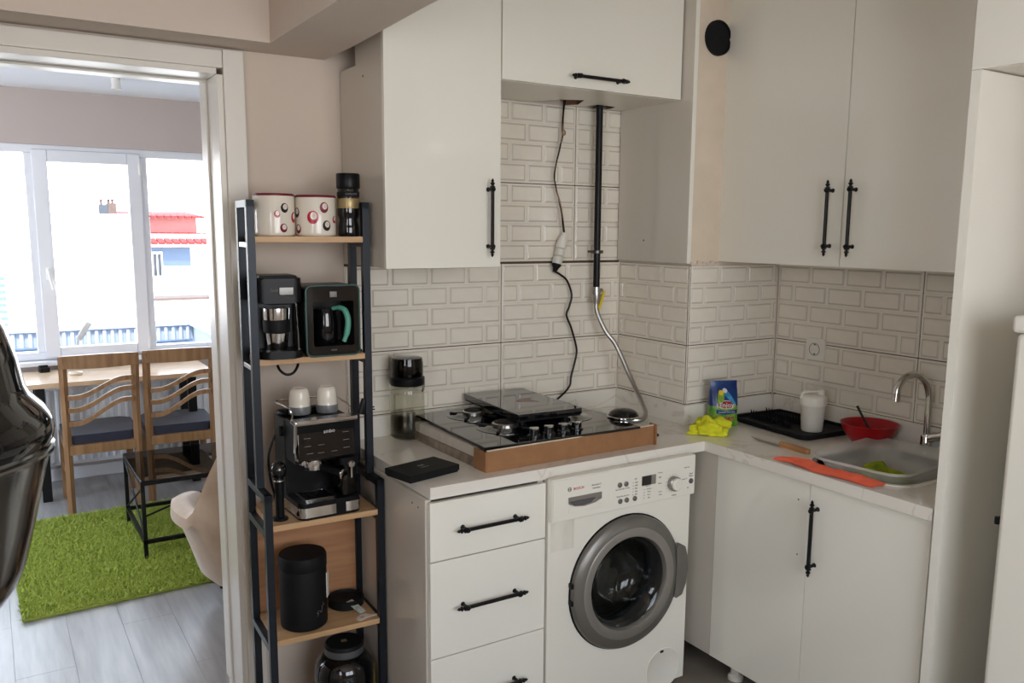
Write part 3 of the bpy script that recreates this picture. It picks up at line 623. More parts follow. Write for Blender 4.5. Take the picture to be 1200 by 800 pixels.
def build_gas():
    t = thing('gas_pipe', 'black vertical gas pipe with yellow lever valve and braided hose', 'pipe', (-.163, -.06, .9))
    obj('pipe', MB().tube([(-.166, -.06, 2.14), (-.163, -.06, 1.37)], .0135, 14).lathe([(.028, 0), (.028, .003)], (-.166, -.06, 2.064), 20), 'black_metal', t)
    obj('clamp', MB().lathe([(.017, 0), (.0185, .002), (.0185, .012), (.017, .014)], (-.1635, -.06, 1.506), 18).box(-.190, -.178, -.066, -.054, 1.507, 1.519, .001).box(-.149, -.137, -.066, -.054, 1.507, 1.519, .001).box(-.168, -.158, -.045, -.005, 1.509, 1.517), 'dark_steel', t)
    v = obj('valve', MB().tube([(-.163, -.06, 1.375), (-.162, -.06, 1.31)], [.015, .0165, .0165, .014], 12, smooth=3).box(-.185, -.14, -.068, -.052, 1.335, 1.345, .002).lathe([(.008, 0), (.008, .03)], M=T(-.162, -.06, 1.352) @ RY(70), seg=10), 'steel', t)
    obj('lever', MB().box(-.005, .005, -.004, .004, -.065, .012, .002, M=T(-.136, -.072, 1.348) @ RY(20)), 'yellow_paint', v)
    obj('hose', MB().tube([(-.162, -.06, 1.312), (-.158, -.065, 1.27), (-.135, -.09, 1.20), (-.103, -.12, 1.142), (-.079, -.18, 1.027), (-.078, -.245, .946), (-.092, -.295, .900), (-.128, -.318, .882), (-.175, -.29, .880), (-.195, -.20, .880), (-.215, -.12, .880), (-.26, -.075, .880), (-.34, -.05, .880)], .0095, 10, smooth=6), 'steel', t)
    t = thing('power_cable', 'bare twisted wires with white sockets and black lead hanging over the tiles', 'cable', (-.3, -.03, .92))
    w1 = [(-.312, -.03, 2.085), (-.318, -.03, 1.99), (-.318, -.03, 1.955), (-.331, -.03, 1.90), (-.352, -.03, 1.81), (-.343, -.03, 1.75), (-.322, -.03, 1.69), (-.306, -.03, 1.61), (-.303, -.03, 1.575)]
    for i, m in enumerate(('copper_wire', 'black_plastic', 'black_plastic')):
        obj('wire', MB().tube([(x+.004*math.sin(k*2.1+i*2), y+.003*math.cos(k*1.7+i*2), z) for k, (x, y, z) in enumerate(w1)], .0022, 6, smooth=6), m, t)
    obj('wire_tie', MB().tube([(-.316, -.033, 1.975), (-.309, -.035, 1.965), (-.314, -.036, 1.955), (-.322, -.033, 1.965)], .0035, 6, smooth=3), 'copper_wire', t)
    Ms = T(-.305, -.03, 1.575) @ RY(16)
    obj('socket', MB().lathe([(.008, .012), (.012, 0), (.019, -.012), (.021, -.045), (.019, -.05)], seg=20, M=Ms), 'white_plastic', t)
    obj('plug_collar', MB().lathe([(.019, -.052), (.0195, -.055), (.0195, -.078), (.013, -.08), (.013, -.084), (.019, -.086), (.020, -.108), (.018, -.112)], seg=20, M=Ms), 'frosted_plastic', t)
    obj('plug', MB().lathe([(.019, -.112), (.019, -.118), (.012, -.13), (.007, -.145)], seg=18, M=Ms @ T(0, 0, 0)), 'black_plastic', t)
    obj('lead', MB().tube([(-.342, -.031, 1.437), (-.318, -.031, 1.425), (-.285, -.03, 1.40), (-.262, -.03, 1.345), (-.272, -.03, 1.30), (-.285, -.03, 1.265), (-.262, -.03, 1.215), (-.236, -.03, 1.14), (-.234, -.03, 1.10), (-.258, -.032, 1.02), (-.27, -.034, .975), (-.33, -.036, .93), (-.40, -.04, .90)], .0042, 8, smooth=6), 'black_plastic', t)
    t = thing('flue_hole', 'round black flue opening high on the plaster pillar', 'vent', (.095, YP, 2.295))
    obj('sleeve', MB().lathe([(.062, 0), (.062, .012), (.056, .013), (.053, .0)], M=T(.095, YP+.006, 2.29) @ RX(90), seg=28), 'black_matte', t)
    obj('plug', MB().lathe([(.055, 0), (.055, .009), (0, .006)], M=T(.095, YP+.006, 2.29) @ RX(90), seg=28), 'black_matte', t)
build_gas()
def cloth_blob(sx, sy, sz, seed, amp=.3):
    bm = bmesh.new(); bmesh.ops.create_icosphere(bm, subdivisions=5, radius=1); off = Vector((seed*3.1, seed*1.7, seed))
    for v in bm.verts:
        p = v.co.copy(); q = Vector((p.x*1.3, p.y*1.3, p.z))
        d = amp*noise.noise(q*1.1+off)+amp*.45*noise.noise(q*2.6+off*2)+amp*.30*(.5-abs(noise.noise(q*4.2+off*3)))
        r = 1+d; q = p*r; z = max(q.z, -.30+.02*noise.noise(p*6)); flare = 1+.18*max(0, -p.z)
        v.co = (q.x*sx*flare, q.y*sy*flare, (z+.33)*sz)
    mb = MB(); mb.bm(bm); return mb
def build_counter_things():
    o = obj('yellow_cloth', cloth_blob(.066, .046, .042, 5, .55), 'yellow_cloth', M=T(-.035, -.575, ZW) @ RZ(-40)); tag(o, 'crumpled bright yellow cleaning cloth at the worktop inner corner', 'cloth')
    t = thing('bird_seed_bag', 'standing blue and green bird seed bag printed Enjoy with two parakeets', 'bag', (.108, -.505, ZW), -22)
    V = []; F = []; rows = [(0, .052, .026), (.02, .054, .030), (.08, .055, .028), (.13, .054, .016), (.150, .053, .004), (.172, .0525, .0015)]
    for z, hw, hd in rows:
        k = 16
        for i in range(k):
            a = 2*math.pi*i/k; cx = max(-1, min(1, 1.25*math.cos(a))); cy = max(-1, min(1, 1.25*math.sin(a))); V.append((hw*cx, hd*cy, z))
    for j in range(len(rows)-1):
        for i in range(16): F.append((j*16+i, j*16+(i+1) % 16, j*16+16+(i+1) % 16, j*16+16+i))
    F.append(tuple(range(16))[::-1]); F.append(tuple(5*16+i for i in range(16)))
    mb = MB(); mb.add(V, F); 
    mb.mi = [1 if j < 2 else 0 for j in range(5) for i in range(16)]+[1, 0]
    # print follows the front face
    tilt = T(0, -.0305, 0) @ RX(90) 
    body = obj('pouch', mb, ['bag_blue', 'bag_green'], t, False, angle=50)
    def fy(z): 
        for (z0, _, d0), (z1, _, d1) in zip(rows, rows[1:]):
            if z0 <= z <= z1: return -(d0+(d1-d0)*(z-z0)/(z1-z0))
        return -.002
    def flat(poly, lift=.0008, m='paper', name='print'):
        mb = MB(); n = len(poly); V = [(x, fy(z)-lift, z) for x, z in poly]+[(x, fy(z)+.001, z) for x, z in poly]
        F = [tuple(range(n))]+[(i, (i+1) % n, (i+1) % n+n, i+n) for i in range(n)]; mb.add(V, F); return obj(name, mb, m, body, False)
    flat([(-.05, .004), (.052, .004), (.052, .020), (-.05, .022)], .001, 'bag_green', 'grass_print')
    flat([(-.02, .022), (.03, .026), (.034, .038), (-.018, .036)], .0016, 'seed', 'seed_print')
    flat([(-.03, .088), (-.034, .105), (-.03, .125), (-.018, .136), (-.008, .134), (-.004, .122), (-.008, .1), (-.016, .088)], .0040, 'bird_green', 'parakeet_print')
    flat([(.04, .086), (.03, .105), (.014, .13), (.0, .142), (-.008, .138), (-.006, .126), (.008, .108), (.026, .088)], .0046, 'bird_blue', 'parakeet_print')
    flat([(-.017+.010*math.cos(a*.5236), .129+.009*math.sin(a*.5236)) for a in range(12)], .0050, 'yellow_paint', 'head_print')
    flat([(-.001+.009*math.cos(a*.5236), .136+.008*math.sin(a*.5236)) for a in range(12)], .0056, 'print_white', 'head_print')
    flat([(.036*math.cos(a*.3927)+.002, .084+.016*math.sin(a*.3927)) for a in range(16)], .0024, 'print_white', 'logo_border')
    flat([(.033*math.cos(a*.3927)+.002, .084+.0135*math.sin(a*.3927)) for a in range(16)], .003, 'bag_red', 'logo_oval')
    flat([(-.036, .052), (0, .046), (.044, .052), (.046, .066), (.004, .060), (-.036, .066)], .0014, 'bag_blue', 'banner_print')
    obj('lettering', MB().text('Enjoy', .0265, T(.002, fy(.072)-.0030, .083) @ RX(90), .0030), 'print_white', body, False)
    obj('lettering', MB().text('MUHABBET KUSU YEMI', .0062, T(.004, fy(.056)-.002, .056) @ RX(90), .0006), 'print_white', body, False)
    # drying tray
    t = thing('drying_tray', 'flat black dish drying tray with pronged rack behind the knife', 'tray', (.315, -.665, ZW), 0)
    pts = rrect(-.13, .145, -.185, .20, .03)
    Mt = RZ(-4)
    base = MB().prism(pts, .002, .010, M=Mt); V = []; F = []; n = len(pts); inn = rrect(-.118, .133, -.173, .188, .024)
    for ring, z in ((pts, .008), (pts, .020), (inn, .020), (inn, .010)): V += [(x, y, z) for x, y in ring]
    for j in range(3):
        for i in range(n): F.append((j*n+i, j*n+(i+1) % n, (j+1)*n+(i+1) % n, (j+1)*n+i))
    base.add(V, F, Mt); obj('base', base, 'black_matte', t, False)
    pr = MB()
    for row, x in enumerate((-.05, .03)):
        pr.box(x-.006, x+.006, -.04, .17, .010, .016, .001, M=Mt)
        for k in range(15): y = -.035+k*.0138; pr.add([(x-.005, y-.003, .014), (x+.005, y-.003, .014), (x+.005, y+.003, .014), (x-.005, y+.003, .014), (x-.012, y-.001, .044), (x-.010, y-.001, .044), (x-.010, y+.001, .044), (x-.012, y+.001, .044)], [(0, 1, 5, 4), (1, 2, 6, 5), (2, 3, 7, 6), (3, 0, 4, 7), (4, 5, 6, 7)], Mt)
    obj('prong_rack', pr, 'black_matte', t, False)
    # shaker
    t = thing('shaker_cup', 'white plastic shaker cup with flip lid standing on the black tray', 'cup', (.300, -.765, ZW+.0103), -30)
    obj('cup', MB().lathe([(0, .001), (.036, .0), (.038, .004), (.044, .098), (.044, .102)], seg=32), 'frosted_plastic', t, False, angle=50)
    l = obj('lid', MB().lathe([(.047, .096), (.048, .100), (.047, .122), (.044, .128), (.030, .134), (0, .136)], seg=32), 'white_plastic', t, False, angle=50)
    obj('flip_cap', MB().lathe([(.013, .128), (.013, .148), (.010, .151), (0, .152)], (.026, 0, 0), 16).box(-.034, .028, -.006, .006, .142, .149, .002).tube([(-.03, 0, .145), (-.042, 0, .138), (-.046, 0, .12)], .005, 8, smooth=3), 'white_plastic', l, False)
    # bowl and spoon
    t = thing('red_bowl', 'red plastic bowl beside the tap', 'bowl', (.356, -.962, ZW))
    obj('shell', MB().lathe([(0, .003), (.052, .0), (.058, .004), (.083, .035), (.095, .066), (.097, .071), (.0935, .071), (.080, .036), (.054, .008), (0, .007)], seg=44), 'red_plastic', t, False, angle=60)
    t = thing('black_spoon', 'dark plastic spoon leaning inside the red bowl', 'spoon', (.353, -.96, .88))
    obj('stem', MB().tube([(.364, -.985, .885), (.349, -.94, .955), (.341, -.918, .995)], [.0045, .004, .005], 8), 'black_plastic', t)
    obj('scoop', MB().lathe([(0, -.004), (.012, -.002), (.016, .002), (0, .002)], M=T(.366, -.995, .884) @ RX(50), seg=16, sy=1.3), 'black_plastic', t)
    # tap
    t = thing('sink_tap', 'chrome swan-neck tap rising behind the sink', 'tap', (.425, -1.132, ZW))
    obj('body', MB().lathe([(.026, 0), (.026, .006), (.02, .012), (.019, .05), (.016, .056)], (.425, -1.132, ZW), 24).tube([(.425, -1.132, ZW+.04), (.425, -1.165, ZW+.055), (.425, -1.185, ZW+.06)], .016, 14), 'chrome', t)
    obj('spout', MB().tube([(.425, -1.132, .92), (.425, -1.131, 1.00), (.424, -1.13, 1.06), (.408, -1.124, 1.105), (.372, -1.112, 1.132), (.325, -1.103, 1.126), (.297, -1.100, 1.10), (.288, -1.100, 1.07)], .0115, 14, smooth=6), 'chrome', t)
    obj('aerator', MB().lathe([(.0135, 0), (.0135, .024), (.0118, .026)], M=T(.2865, -1.10, 1.048) @ RY(6), seg=18), 'chrome', t)
    obj('lever', MB().lathe([(.018, 0), (.018, .012), (.013, .018)], M=T(.425, -1.185, ZW+.06) @ RX(55), seg=18).tube([(.425, -1.19, ZW+.07), (.425, -1.225, ZW+.062), (.425, -1.245, ZW+.058)], [.010, .008, .006], 10), 'chrome', t)
    # tub with green cloth
    t = thing('clear_tub', 'translucent rectangular plastic tub set in the sink', 'tub', (.14, -1.168, .745))
    rings = [(rrect(-.160, .160, -.110, .110, .05), .745), (rrect(-.168, .168, -.118, .118, .055), .75), (rrect(-.174, .174, -.138, .138, .06), .872), (rrect(-.197, .197, -.150, .150, .062), .903), (rrect(-.207, .207, -.157, .157, .066), .906), (rrect(-.209, .209, -.159, .159, .066), .898)]
    V = []; F = []; n = len(rings[0][0])
    for ring, z in rings: V += [(x, y, z) for x, y in ring]
    for j in range(5):
        for i in range(n): F.append((j*n+i, j*n+(i+1) % n, (j+1)*n+(i+1) % n, (j+1)*n+i))
    F.append(tuple(range(n))); mb = MB(); mb.add(V, F, T(.150, -1.176, 0) @ RZ(6)); obj('shell', mb, 'tub_plastic', t, angle=60)
    o = obj('green_cloth', cloth_blob(.095, .062, .075, 11, .45), 'green_cloth', M=T(.165, -1.135, .752) @ RZ(-60)); tag(o, 'crumpled lime green cloth lying inside the clear tub', 'cloth')
    # knife
    t = thing('kitchen_knife', 'kitchen knife with pale wooden handle lying on the worktop', 'knife', (.05, -.85, ZW), 0)
    Mk = T(.048, -.838, ZW) @ RZ(-91)
    obj('blade', MB().prism([(-.135, .002), (-.09, -.013), (.0, -.015), (.0, .006), (-.10, .006)], .004, .0058, M=Mk), 'steel', t)
    obj('handle', MB().prism([(0, -.011), (.02, -.009), (.06, -.010), (.1, -.012), (.118, -.013), (.126, -.004), (.122, .008), (.09, .009), (.05, .008), (0, .009)], 0, .017, M=Mk, bev=.003), 'knife_wood', t)
    # orange wrapper
    V = []; F = []; n = 26
    for i in range(n+1):
        s = i/n; y = -.945-.362*s; xl = -.113+.006*math.sin(s*9); wd = .062*(.55+.45*min(1, s*6))*(1-.25*s)
        if s > .45: wd *= 1.12
        for k in range(6):
            f = k/5; V.append((xl+wd*f, y-.010*f, ZW+.0022+.006*f+.004*abs(math.sin(s*7+f*3))+(.003*math.sin(s*19)**2)*(f > .3)))
    for i in range(n):
        for k in range(5): F.append((i*6+k, i*6+k+1, i*6+7+k, i*6+6+k))
    mb = MB(); mb.add(V, F); m2 = len(V); mb.add([(x, y, z-.0012) for x, y, z in V], [f[::-1] for f in F])
    o = obj('orange_wrapper', mb, 'orange'); tag(o, 'fluorescent orange strip of wrapper along the worktop edge by the sink', 'wrapper')
    # socket
    t = thing('wall_socket', 'square white wall socket on the tiles right of the corner', 'socket', (XR, -.62, 1.15))
    obj('plate', MB().box(XR-.012, XR-.002, -.665, -.578, 1.107, 1.193, .003), 'white_plastic', t)
    r = obj('insert', MB().lathe([(.027, 0), (.027, .004), (.020, .004), (.018, -.008), (0, -.008)], M=T(XR-.010, -.621, 1.15) @ RY(-90), seg=28), 'white_plastic', t)
    obj('insert_edge', MB().tube([(XR-.0142, -.621+.0235*math.cos(a*.2244), 1.15+.0235*math.sin(a*.2244)) for a in range(28)], .0014, 6, True), 'print_grey', r)
    obj('contact', MB().lathe([(.003, 0), (.003, .003), (0, .003)], M=T(XR-.004, -.631, 1.15) @ RY(-90), seg=10).lathe([(.003, 0), (.003, .003), (0, .003)], M=T(XR-.004, -.611, 1.15) @ RY(-90), seg=10).box(XR-.014, XR-.003, -.625, -.617, 1.166, 1.171).box(XR-.014, XR-.003, -.625, -.617, 1.129, 1.134), 'print_dark', r)
build_counter_things()
# ------------------------------------------------------------------ shelf unit and what stands on it
SH = (-1.580, -.352, 0); SRZ = -2.2
def shelf_point(x, y, z):
    return (T(*SH) @ RZ(SRZ)) @ Vector((x, y, z))
def build_shelf():
    t = thing('ladder_shelf', 'narrow black metal shelf rack with pale oak boards beside the door', 'shelf', SH, SRZ)
    p = .0225; W = .368; D = .235; U = .088
    for x in (0, W-p):
        obj('post', MB().box(x, x+p, D-p, D, 0, 1.676, .0012), 'frame_metal', t, False)
        obj('post', MB().box(x, x+p, U, U+p, .80, 1.676, .0012), 'frame_metal', t, False)
        obj('post', MB().box(x, x+p, 0, p, 0, .825, .0012), 'frame_metal', t, False)
        obj('rail', MB().box(x, x+p, U, D, 1.654, 1.6755, .0012), 'frame_metal', t, False)
        obj('rail', MB().box(x, x+p, 0, D, .803, .825, .0012), 'frame_metal', t, False)
        for z in (.692, .335, .02): obj('rail', MB().box(x, x+p, p, D-p, z, z+.0225, .0012), 'frame_metal', t, False)
        for z in (1.54, 1.178): obj('rail', MB().box(x+.002, x+p-.002, U+p, D-p, z, z+.014, .0012), 'steel' if x == 0 else 'frame_metal', t, False)
    for z, y0 in ((1.572, U), (1.212, U), (.730, 0), (.370, 0), (.045, 0)):
        obj('board', MB().box(p*.9, W-p*.9, y0+.001, D-.002, z-.018, z, .0015), 'oak', t, False)
    obj('back_panel', MB().box(p, W-p, D-.012, D-.004, .372, .69), 'oak_panel', t, False)
build_shelf()
def build_shelf_things():
    def spot(x, y, z): return tuple(shelf_point(x, y, z))
    # ceramic jars
    dots = [(-62, .070, .013, 'crimson'), (-22, .088, .016, 'ink'), (8, .062, .020, 'plum'), (-30, .022, .015, 'plum'), (30, .026, .014, 'ink'), (40, .09, .012, 'crimson'), (-95, .04, .014, 'ink'), (100, .06, .02, 'crimson'), (150, .04, .016, 'plum'), (-140, .07, .018, 'ink')]
    def jar(name, label, loc, rz, R, H, dd):
        t = thing(name, label, 'jar', loc, rz, 'dotted ceramic jars on the top board')
        b = obj('body', MB().lathe([(0, .002), (R-.006, 0), (R-.001, .004), (R, .01), (R, H-.004), (R-.002, H), (R-.006, H-.002), (R-.006, .01), (0, .01)], seg=48), 'ceramic', t, False, angle=50)
        obj('rim', MB().lathe([(R+.0004, H-.005), (R+.0008, H-.002), (R-.002, H+.002), (R-.0065, H-.001)], seg=48), 'plum', b, False)
        for a, z, r, m in dd:
            for rr, mm, lift, off in ((r, m, .0006, 0), (r*.58, 'ceramic', .0012, .22), (r*.3, 'pinkish', .0016, .28)):
                V = []; F = []; n = 18
                for ring in range(4):
                    for i in range(n):
                        q = 2*math.pi*i/n; k_ = rr*(ring+.02)/3.02; aa = math.radians(a-90)+(k_*math.cos(q)*.86+off*r*.5)/R; V.append(((R+lift)*math.cos(aa), (R+lift)*math.sin(aa), z+k_*math.sin(q)+off*r))
                for ring in range(3):
                    for i in range(n): F.append((ring*n+i, ring*n+(i+1) % n, ring*n+n+(i+1) % n, ring*n+n+i))
                F.append(tuple(range(n)))
                mb = MB(); mb.add(V, F); obj('dot', mb, mm, b, False)
        return t
    jar('dotted_jar', 'white ceramic jar with a few small dots, left of the pair on the top board', spot(.095, .155, 1.572), -22, .060, .122, [(36, .082, .014, 'ink'), (14, .064, .0105, 'crimson'), (32, .024, .013, 'plum'), (72, .055, .016, 'crimson'), (150, .05, .016, 'plum'), (-140, .07, .014, 'ink')])
    jar('dotted_jar', 'white ceramic jar with big red ring dot, between its twin and the coffee jar', spot(.2185, .150, 1.572), -22, .061, .120, [(-4, .056, .0195, 'crimson'), (28, .085, .016, 'plum'), (35, .032, .0155, 'ink'), (66, .05, .011, 'crimson'), (-58, .07, .015, 'ink'), (-52, .022, .014, 'plum'), (150, .05, .016, 'plum')])
    t = thing('coffee_jar', 'slim dark glass coffee jar with gold label at the top board right end', 'jar', spot(.318, .135, 1.572), 0)
    b = obj('body', MB().lathe([(0, .002), (.031, .0), (.033, .006), (.032, .03), (.028, .05), (.033, .065), (.0335, .08), (.0335, .138), (.032, .145)], seg=32), 'black_gloss', t, False, angle=50)
    obj('label', MB().lathe([(.0338, .085), (.0341, .086), (.0341, .114), (.0338, .115)], seg=32), 'gold_label', b, False)
    obj('label', MB().lathe([(.0338, .120), (.034, .121), (.034, .134), (.0338, .135)], seg=32), 'black_matte', b, False)
    mb = MB()
    for i, ch in enumerate('ESPRESSO'): mb.text(ch, .008, RZ(-32+i*8) @ T(0, -.0341, .1275) @ RX(90), .0004)
    obj('lettering', mb, 'print_grey', b, False)
    obj('lid', MB().lathe([(.0325, .143), (.035, .146), (.036, .150), (.036, .186), (.034, .190), (0, .190)], seg=32), 'black_plastic', t, False)
    # filter coffee maker
    t = thing('drip_coffee_maker', 'small black coffee maker holding a steel travel mug on the second board', 'appliance', spot(.088, .150, 1.212), -6)
    obj('body', MB().box(-.060, .060, .015, .072, 0, .22, .01).prism(rrect(-.064, .066, -.075, .074, .02), .165, .238, bev=.006).box(-.055, .055, -.06, .06, .236, .246, .004), 'black_plastic', t, False)
    obj('base', MB().prism(rrect(-.060, .066, -.080, .072, .03), 0, .024, bev=.004), 'black_plastic', t, False)
    obj('badge', MB().box(-.002, .042, -.0775, -.074, .188, .214, .003), 'dark_steel', t, False)
    obj('lettering', MB().text('Sinbo', .013, T(-.012, -.0765, .204) @ RX(90)), 'print_grey', t, False)
    obj('filter_cone', MB().lathe([(.044, .170), (.040, .160), (.02, .158), (0, .157)], (.002, -.025, 0), 24), 'black_plastic', t, False)
    obj('side_guard', MB().tube([(.058, -.02, .17), (.060, -.025, .10), (.062, -.03, .022)], .004, 8), 'chrome', t, False)
    t = thing('travel_mug', 'steel travel mug with black grip band inside the small coffee maker', 'mug', spot(.085, .128, 1.2362), 0)
    obj('body', MB().lathe([(0, .001), (.028, 0), (.030, .003), (.035, .058), (.040, .098), (.040, .124), (0, .124)], seg=32), 'chrome', t, False, angle=50)
    obj('grip', MB().lathe([(.035, .050), (.0395, .054), (.0412, .086), (.040, .090)], seg=32), 'black_matte', t, False)
    # Turkish coffee machine
    t = thing('turkish_coffee_machine', 'rounded black coffee machine with teal pot handle on the second board', 'appliance', spot(.245, .150, 1.212), -2)
    w, h = .083, .214
    outer = rrect(-w, w, .0, h, .018, 6); inner = rrect(-w+.021, w-.019, .030, h-.048, .006, 6)
    obj('body', MB().holed(outer, inner[::-1], 0, .12, M=T(0, .055, 0) @ RX(90)).prism(outer, 0, .02, M=T(0, .075, 0) @ RX(90)), 'black_plastic', t, False)
    obj('trim', MB().tube([(x, -.0655, z) for x, z in outer], .003, 6, True), 'teal_dark', t, False)
    obj('front_frame', MB().holed(rrect(-w+.004, w-.004, .004, h-.004, .015, 6), inner[::-1], 0, .003, M=T(0, -.065, 0) @ RX(90)), 'black_gloss', t, False)
    obj('indicator', MB().box(-.010, .012, -.0705, -.067, h-.036, h-.018, .001), 'dark_steel', t, False)
    pot = obj('pot', MB().lathe([(0, .032), (.034, .032), (.037, .036), (.037, .10), (.032, .13), (.034, .14), (0, .14)], (-.008, -.012, 0), 28), 'black_gloss', t, False, angle=50)
    obj('pot_handle', MB().tube([(.006, -.046, .142), (.020, -.066, .146), (.032, -.082, .137), (.038, -.09, .11), (.034, -.092, .075), (.024, -.09, .044)], [.006, .008, .009, .009, .009, .007], 10, smooth=5), 'teal', pot, False)
    obj('lettering', MB().text('BREW', .007, T(.0, -.0685, .017) @ RX(90)), 'print_grey', t, False)
    obj('power_cord', MB().tube([(.06, .07, .04), (.10, .06, .03), (.115, .02, .0), (.115, -.01, -.03), (.112, -.03, -.08), (.115, -.04, -.12), (.112, -.042, -.15)], .0038, 8, smooth=5)
        .tube([(.115, -.03, -.05), (.118, -.035, -.09), (.110, -.045, -.12), (.125, -.042, -.14), (.122, -.035, -.10), (.116, -.045, -.13), (.118, -.042, -.155)], .005, 8, smooth=5), 'black_plastic', t, False)
    obj('plug', MB().box(-.012, .010, -.012, .012, -.05, 0, .005, M=T(.106, -.045, -.150) @ RY(20)).tube([(.112, -.048, -.182), (.134, -.048, -.186)], .0024, 6).tube([(.114, -.038, -.176), (.136, -.038, -.180)], .0024, 6), 'black_plastic', t, False)
    # coffee maker's loop of cord under the board
    t2 = thing('cord_loop', 'loop of black cord hanging below the second board', 'cord', spot(.12, .16, 1.19))
    obj('loop', MB().tube([(-.032, 0, .006), (-.030, -.02, -.018), (-.012, -.03, -.034), (.01, -.03, -.030), (.028, -.02, -.008), (.03, 0, .006)], .0042, 8, smooth=5), 'black_plastic', t2, False)
    # espresso machine
    t = thing('espresso_machine', 'black and chrome espresso machine with portafilter on the middle board', 'appliance', spot(.193, .118, .730), 2)
    w = .098
    obj('body', MB().box(-w, w, .01, .112, .0, .292, .008).prism([(-.085, .292), (.06, .292), (.06, .165), (-.07, .165)], -w+.004, w-.004, M=Matrix(((0, 0, 1, 0), (1, 0, 0, 0), (0, 1, 0, 0), (0, 0, 0, 1))), bev=.004), 'black_plastic', t, False)
    fp = obj('front_panel', MB().box(-w+.008, w-.008, -.004, .004, -.055, .052, .003, M=T(0, -.0805, .232) @ RX(-7)), 'black_gloss', t, False)
    Mp = T(0, -.0805, .232) @ RX(-7) @ T(0, -.0045, 0) @ RX(90)
    tx = MB()
    for x, z in ((-.06, .012), (.062, .018), (-.06, -.012), (-.018, -.012), (.062, -.006), (-.055, -.034), (.022, -.036), (.062, -.03), (-.02, -.036)): tx.box(x-.010, x+.010, z-.0008, z+.0008, -.0001, .0004, M=Mp)
    obj('lettering', tx, 'print_grey', fp, False)
    obj('lettering', MB().text('sinbo', .017, Mp @ T(.01, .027, 0), .0006), 'print_white', fp, False)
    obj('chrome_frame', MB().box(-w-.001, w+.001, -.094, -.045, .286, .300, .004).tube([(-w+.002, -.088, .29), (-w+.002, -.084, .26), (-w+.003, -.075, .20), (-w+.010, -.070, .178), (-w+.03, -.069, .174)], .005, 8, smooth=4), 'chrome', t, False)
    obj('cup_rail', MB().tube([(-w+.006, -.045, .30), (-w+.006, -.045, .322), (-w+.006, .02, .330), (-w+.006, .105, .330), (0, .108, .330), (w-.006, .105, .330), (w-.006, .02, .330), (w-.006, -.045, .322), (w-.006, -.045, .30)], .0028, 8, smooth=4), 'chrome', t, False)
    obj('water_tank', MB().box(-w+.004, w-.004, .07, .110, .06, .305, .012), 'black_plastic', t, False)
    obj('base', MB().prism(rrect(-w, w, -.112, .1, .022), 0, .052, bev=.003), 'black_plastic', t, False)
    obj('base_trim', MB().prism(rrect(-w-.001, .028, -.114, .05, .022), .008, .038).prism(rrect(.034, w+.001, -.114, .05, .02), .008, .038), 'chrome', t, False)
    dt = obj('drip_tray', MB().holed(rrect(-.078, .022, -.095, .0, .008), rrect(-.07, .014, -.087, -.008, .006)[::-1], .052, .058), 'chrome', t, False)
    gr = MB()
    for k in range(6): gr.box(-.07, .014, -.083+k*.013, -.078+k*.013, .051, .056)
    obj('grate', gr, 'black_gloss', dt, False)
    obj('group_head', MB().lathe([(.030, .170), (.032, .155), (.030, .14), (.02, .135)], (-.028, -.045, 0), 24).lathe([(.010, .18), (.012, .17), (.012, .16)], (-.066, -.062, 0), 12), 'chrome', t, False)
    pf = obj('portafilter', MB().tube([(-.028, -.045, .15), (.0, -.085, .142), (.030, -.125, .132)], [.011, .012, .0135], 12), 'black_plastic', t, False)
    obj('end_cap', MB().lathe([(.0165, 0), (.019, .004), (.018, .009), (0, .010)], M=T(.030, -.125, .132) @ Vector((.6, -.78, -.16)).to_track_quat('Z', 'Y').to_matrix().to_4x4(), seg=20), 'chrome', pf, False)
    mt = obj('milk_tank', MB().prism(rrect(.038, .094, -.098, -.02, .01), .054, .150), 'glass_smoke', t, False)
    obj('tank_lid', MB().prism(rrect(.034, .096, -.10, -.018, .01), .150, .172, bev=.003), 'black_plastic', mt, False)
    obj('lever', MB().lathe([(.011, 0), (.012, .003), (.010, .007), (0, .008)], M=T(.070, -.101, .152) @ RX(90), seg=20).box(.0665, .0735, -.106, -.101, .108, .150, .002), 'chrome', mt, False)
    obj('steam_knob', MB().lathe([(.016, 0), (.016, .01), (.012, .013), (0, .013)], M=T(-w, .03, .25) @ RY(-90), seg=18), 'black_plastic', t, False)
    obj('power_cord', MB().tube([(-w+.01, .10, .24), (-w-.02, .10, .17), (-w-.024, .09, .10), (-w-.01, .085, .02)], .004, 8, smooth=5), 'black_plastic', t, False)
    # cups upside down on top
    def cup(label, x, y):
        c = thing('espresso_cup', label, 'cup', spot(x, y, 1.0305), 0, 'cups upside down on the espresso machine')
        obj('body', MB().lathe([(.0315, .0), (.033, .004), (.034, .022), (.031, .030), (.0325, .040), (.029, .066), (.026, .076), (.020, .080), (.018, .077), (0, .076)], seg=32), 'ceramic', c, False, angle=50)
        obj('glaze_band', MB().lathe([(.032, -.0004), (.0336, .004), (.0346, .021), (.0335, .0245)], seg=32), 'ceramic_grey', c, False)
    cup('cream cup with grey rim upside down, left one on the espresso machine', .148, .135)
    cup('cream cup with grey rim upside down, right one on the espresso machine', .232, .128)
    # coffee frother stand
    t = thing('milk_frother', 'black handheld milk frother with ball knob standing on its disc base', 'frother', spot(.057, .055, .730), 0)
    obj('base', MB().lathe([(.024, 0), (.025, .003), (.022, .007), (.015, .009), (0, .009)], seg=28), 'black_plastic', t, False)
    obj('shaft', MB().lathe([(.0135, .008), (.0135, .11), (.0145, .125), (.013, .13)], seg=24), 'black_plastic', t, False)
    obj('ring', MB().lathe([(.0147, .118), (.0152, .119), (.0152, .122), (.0147, .123)], seg=24), 'steel', t, False)
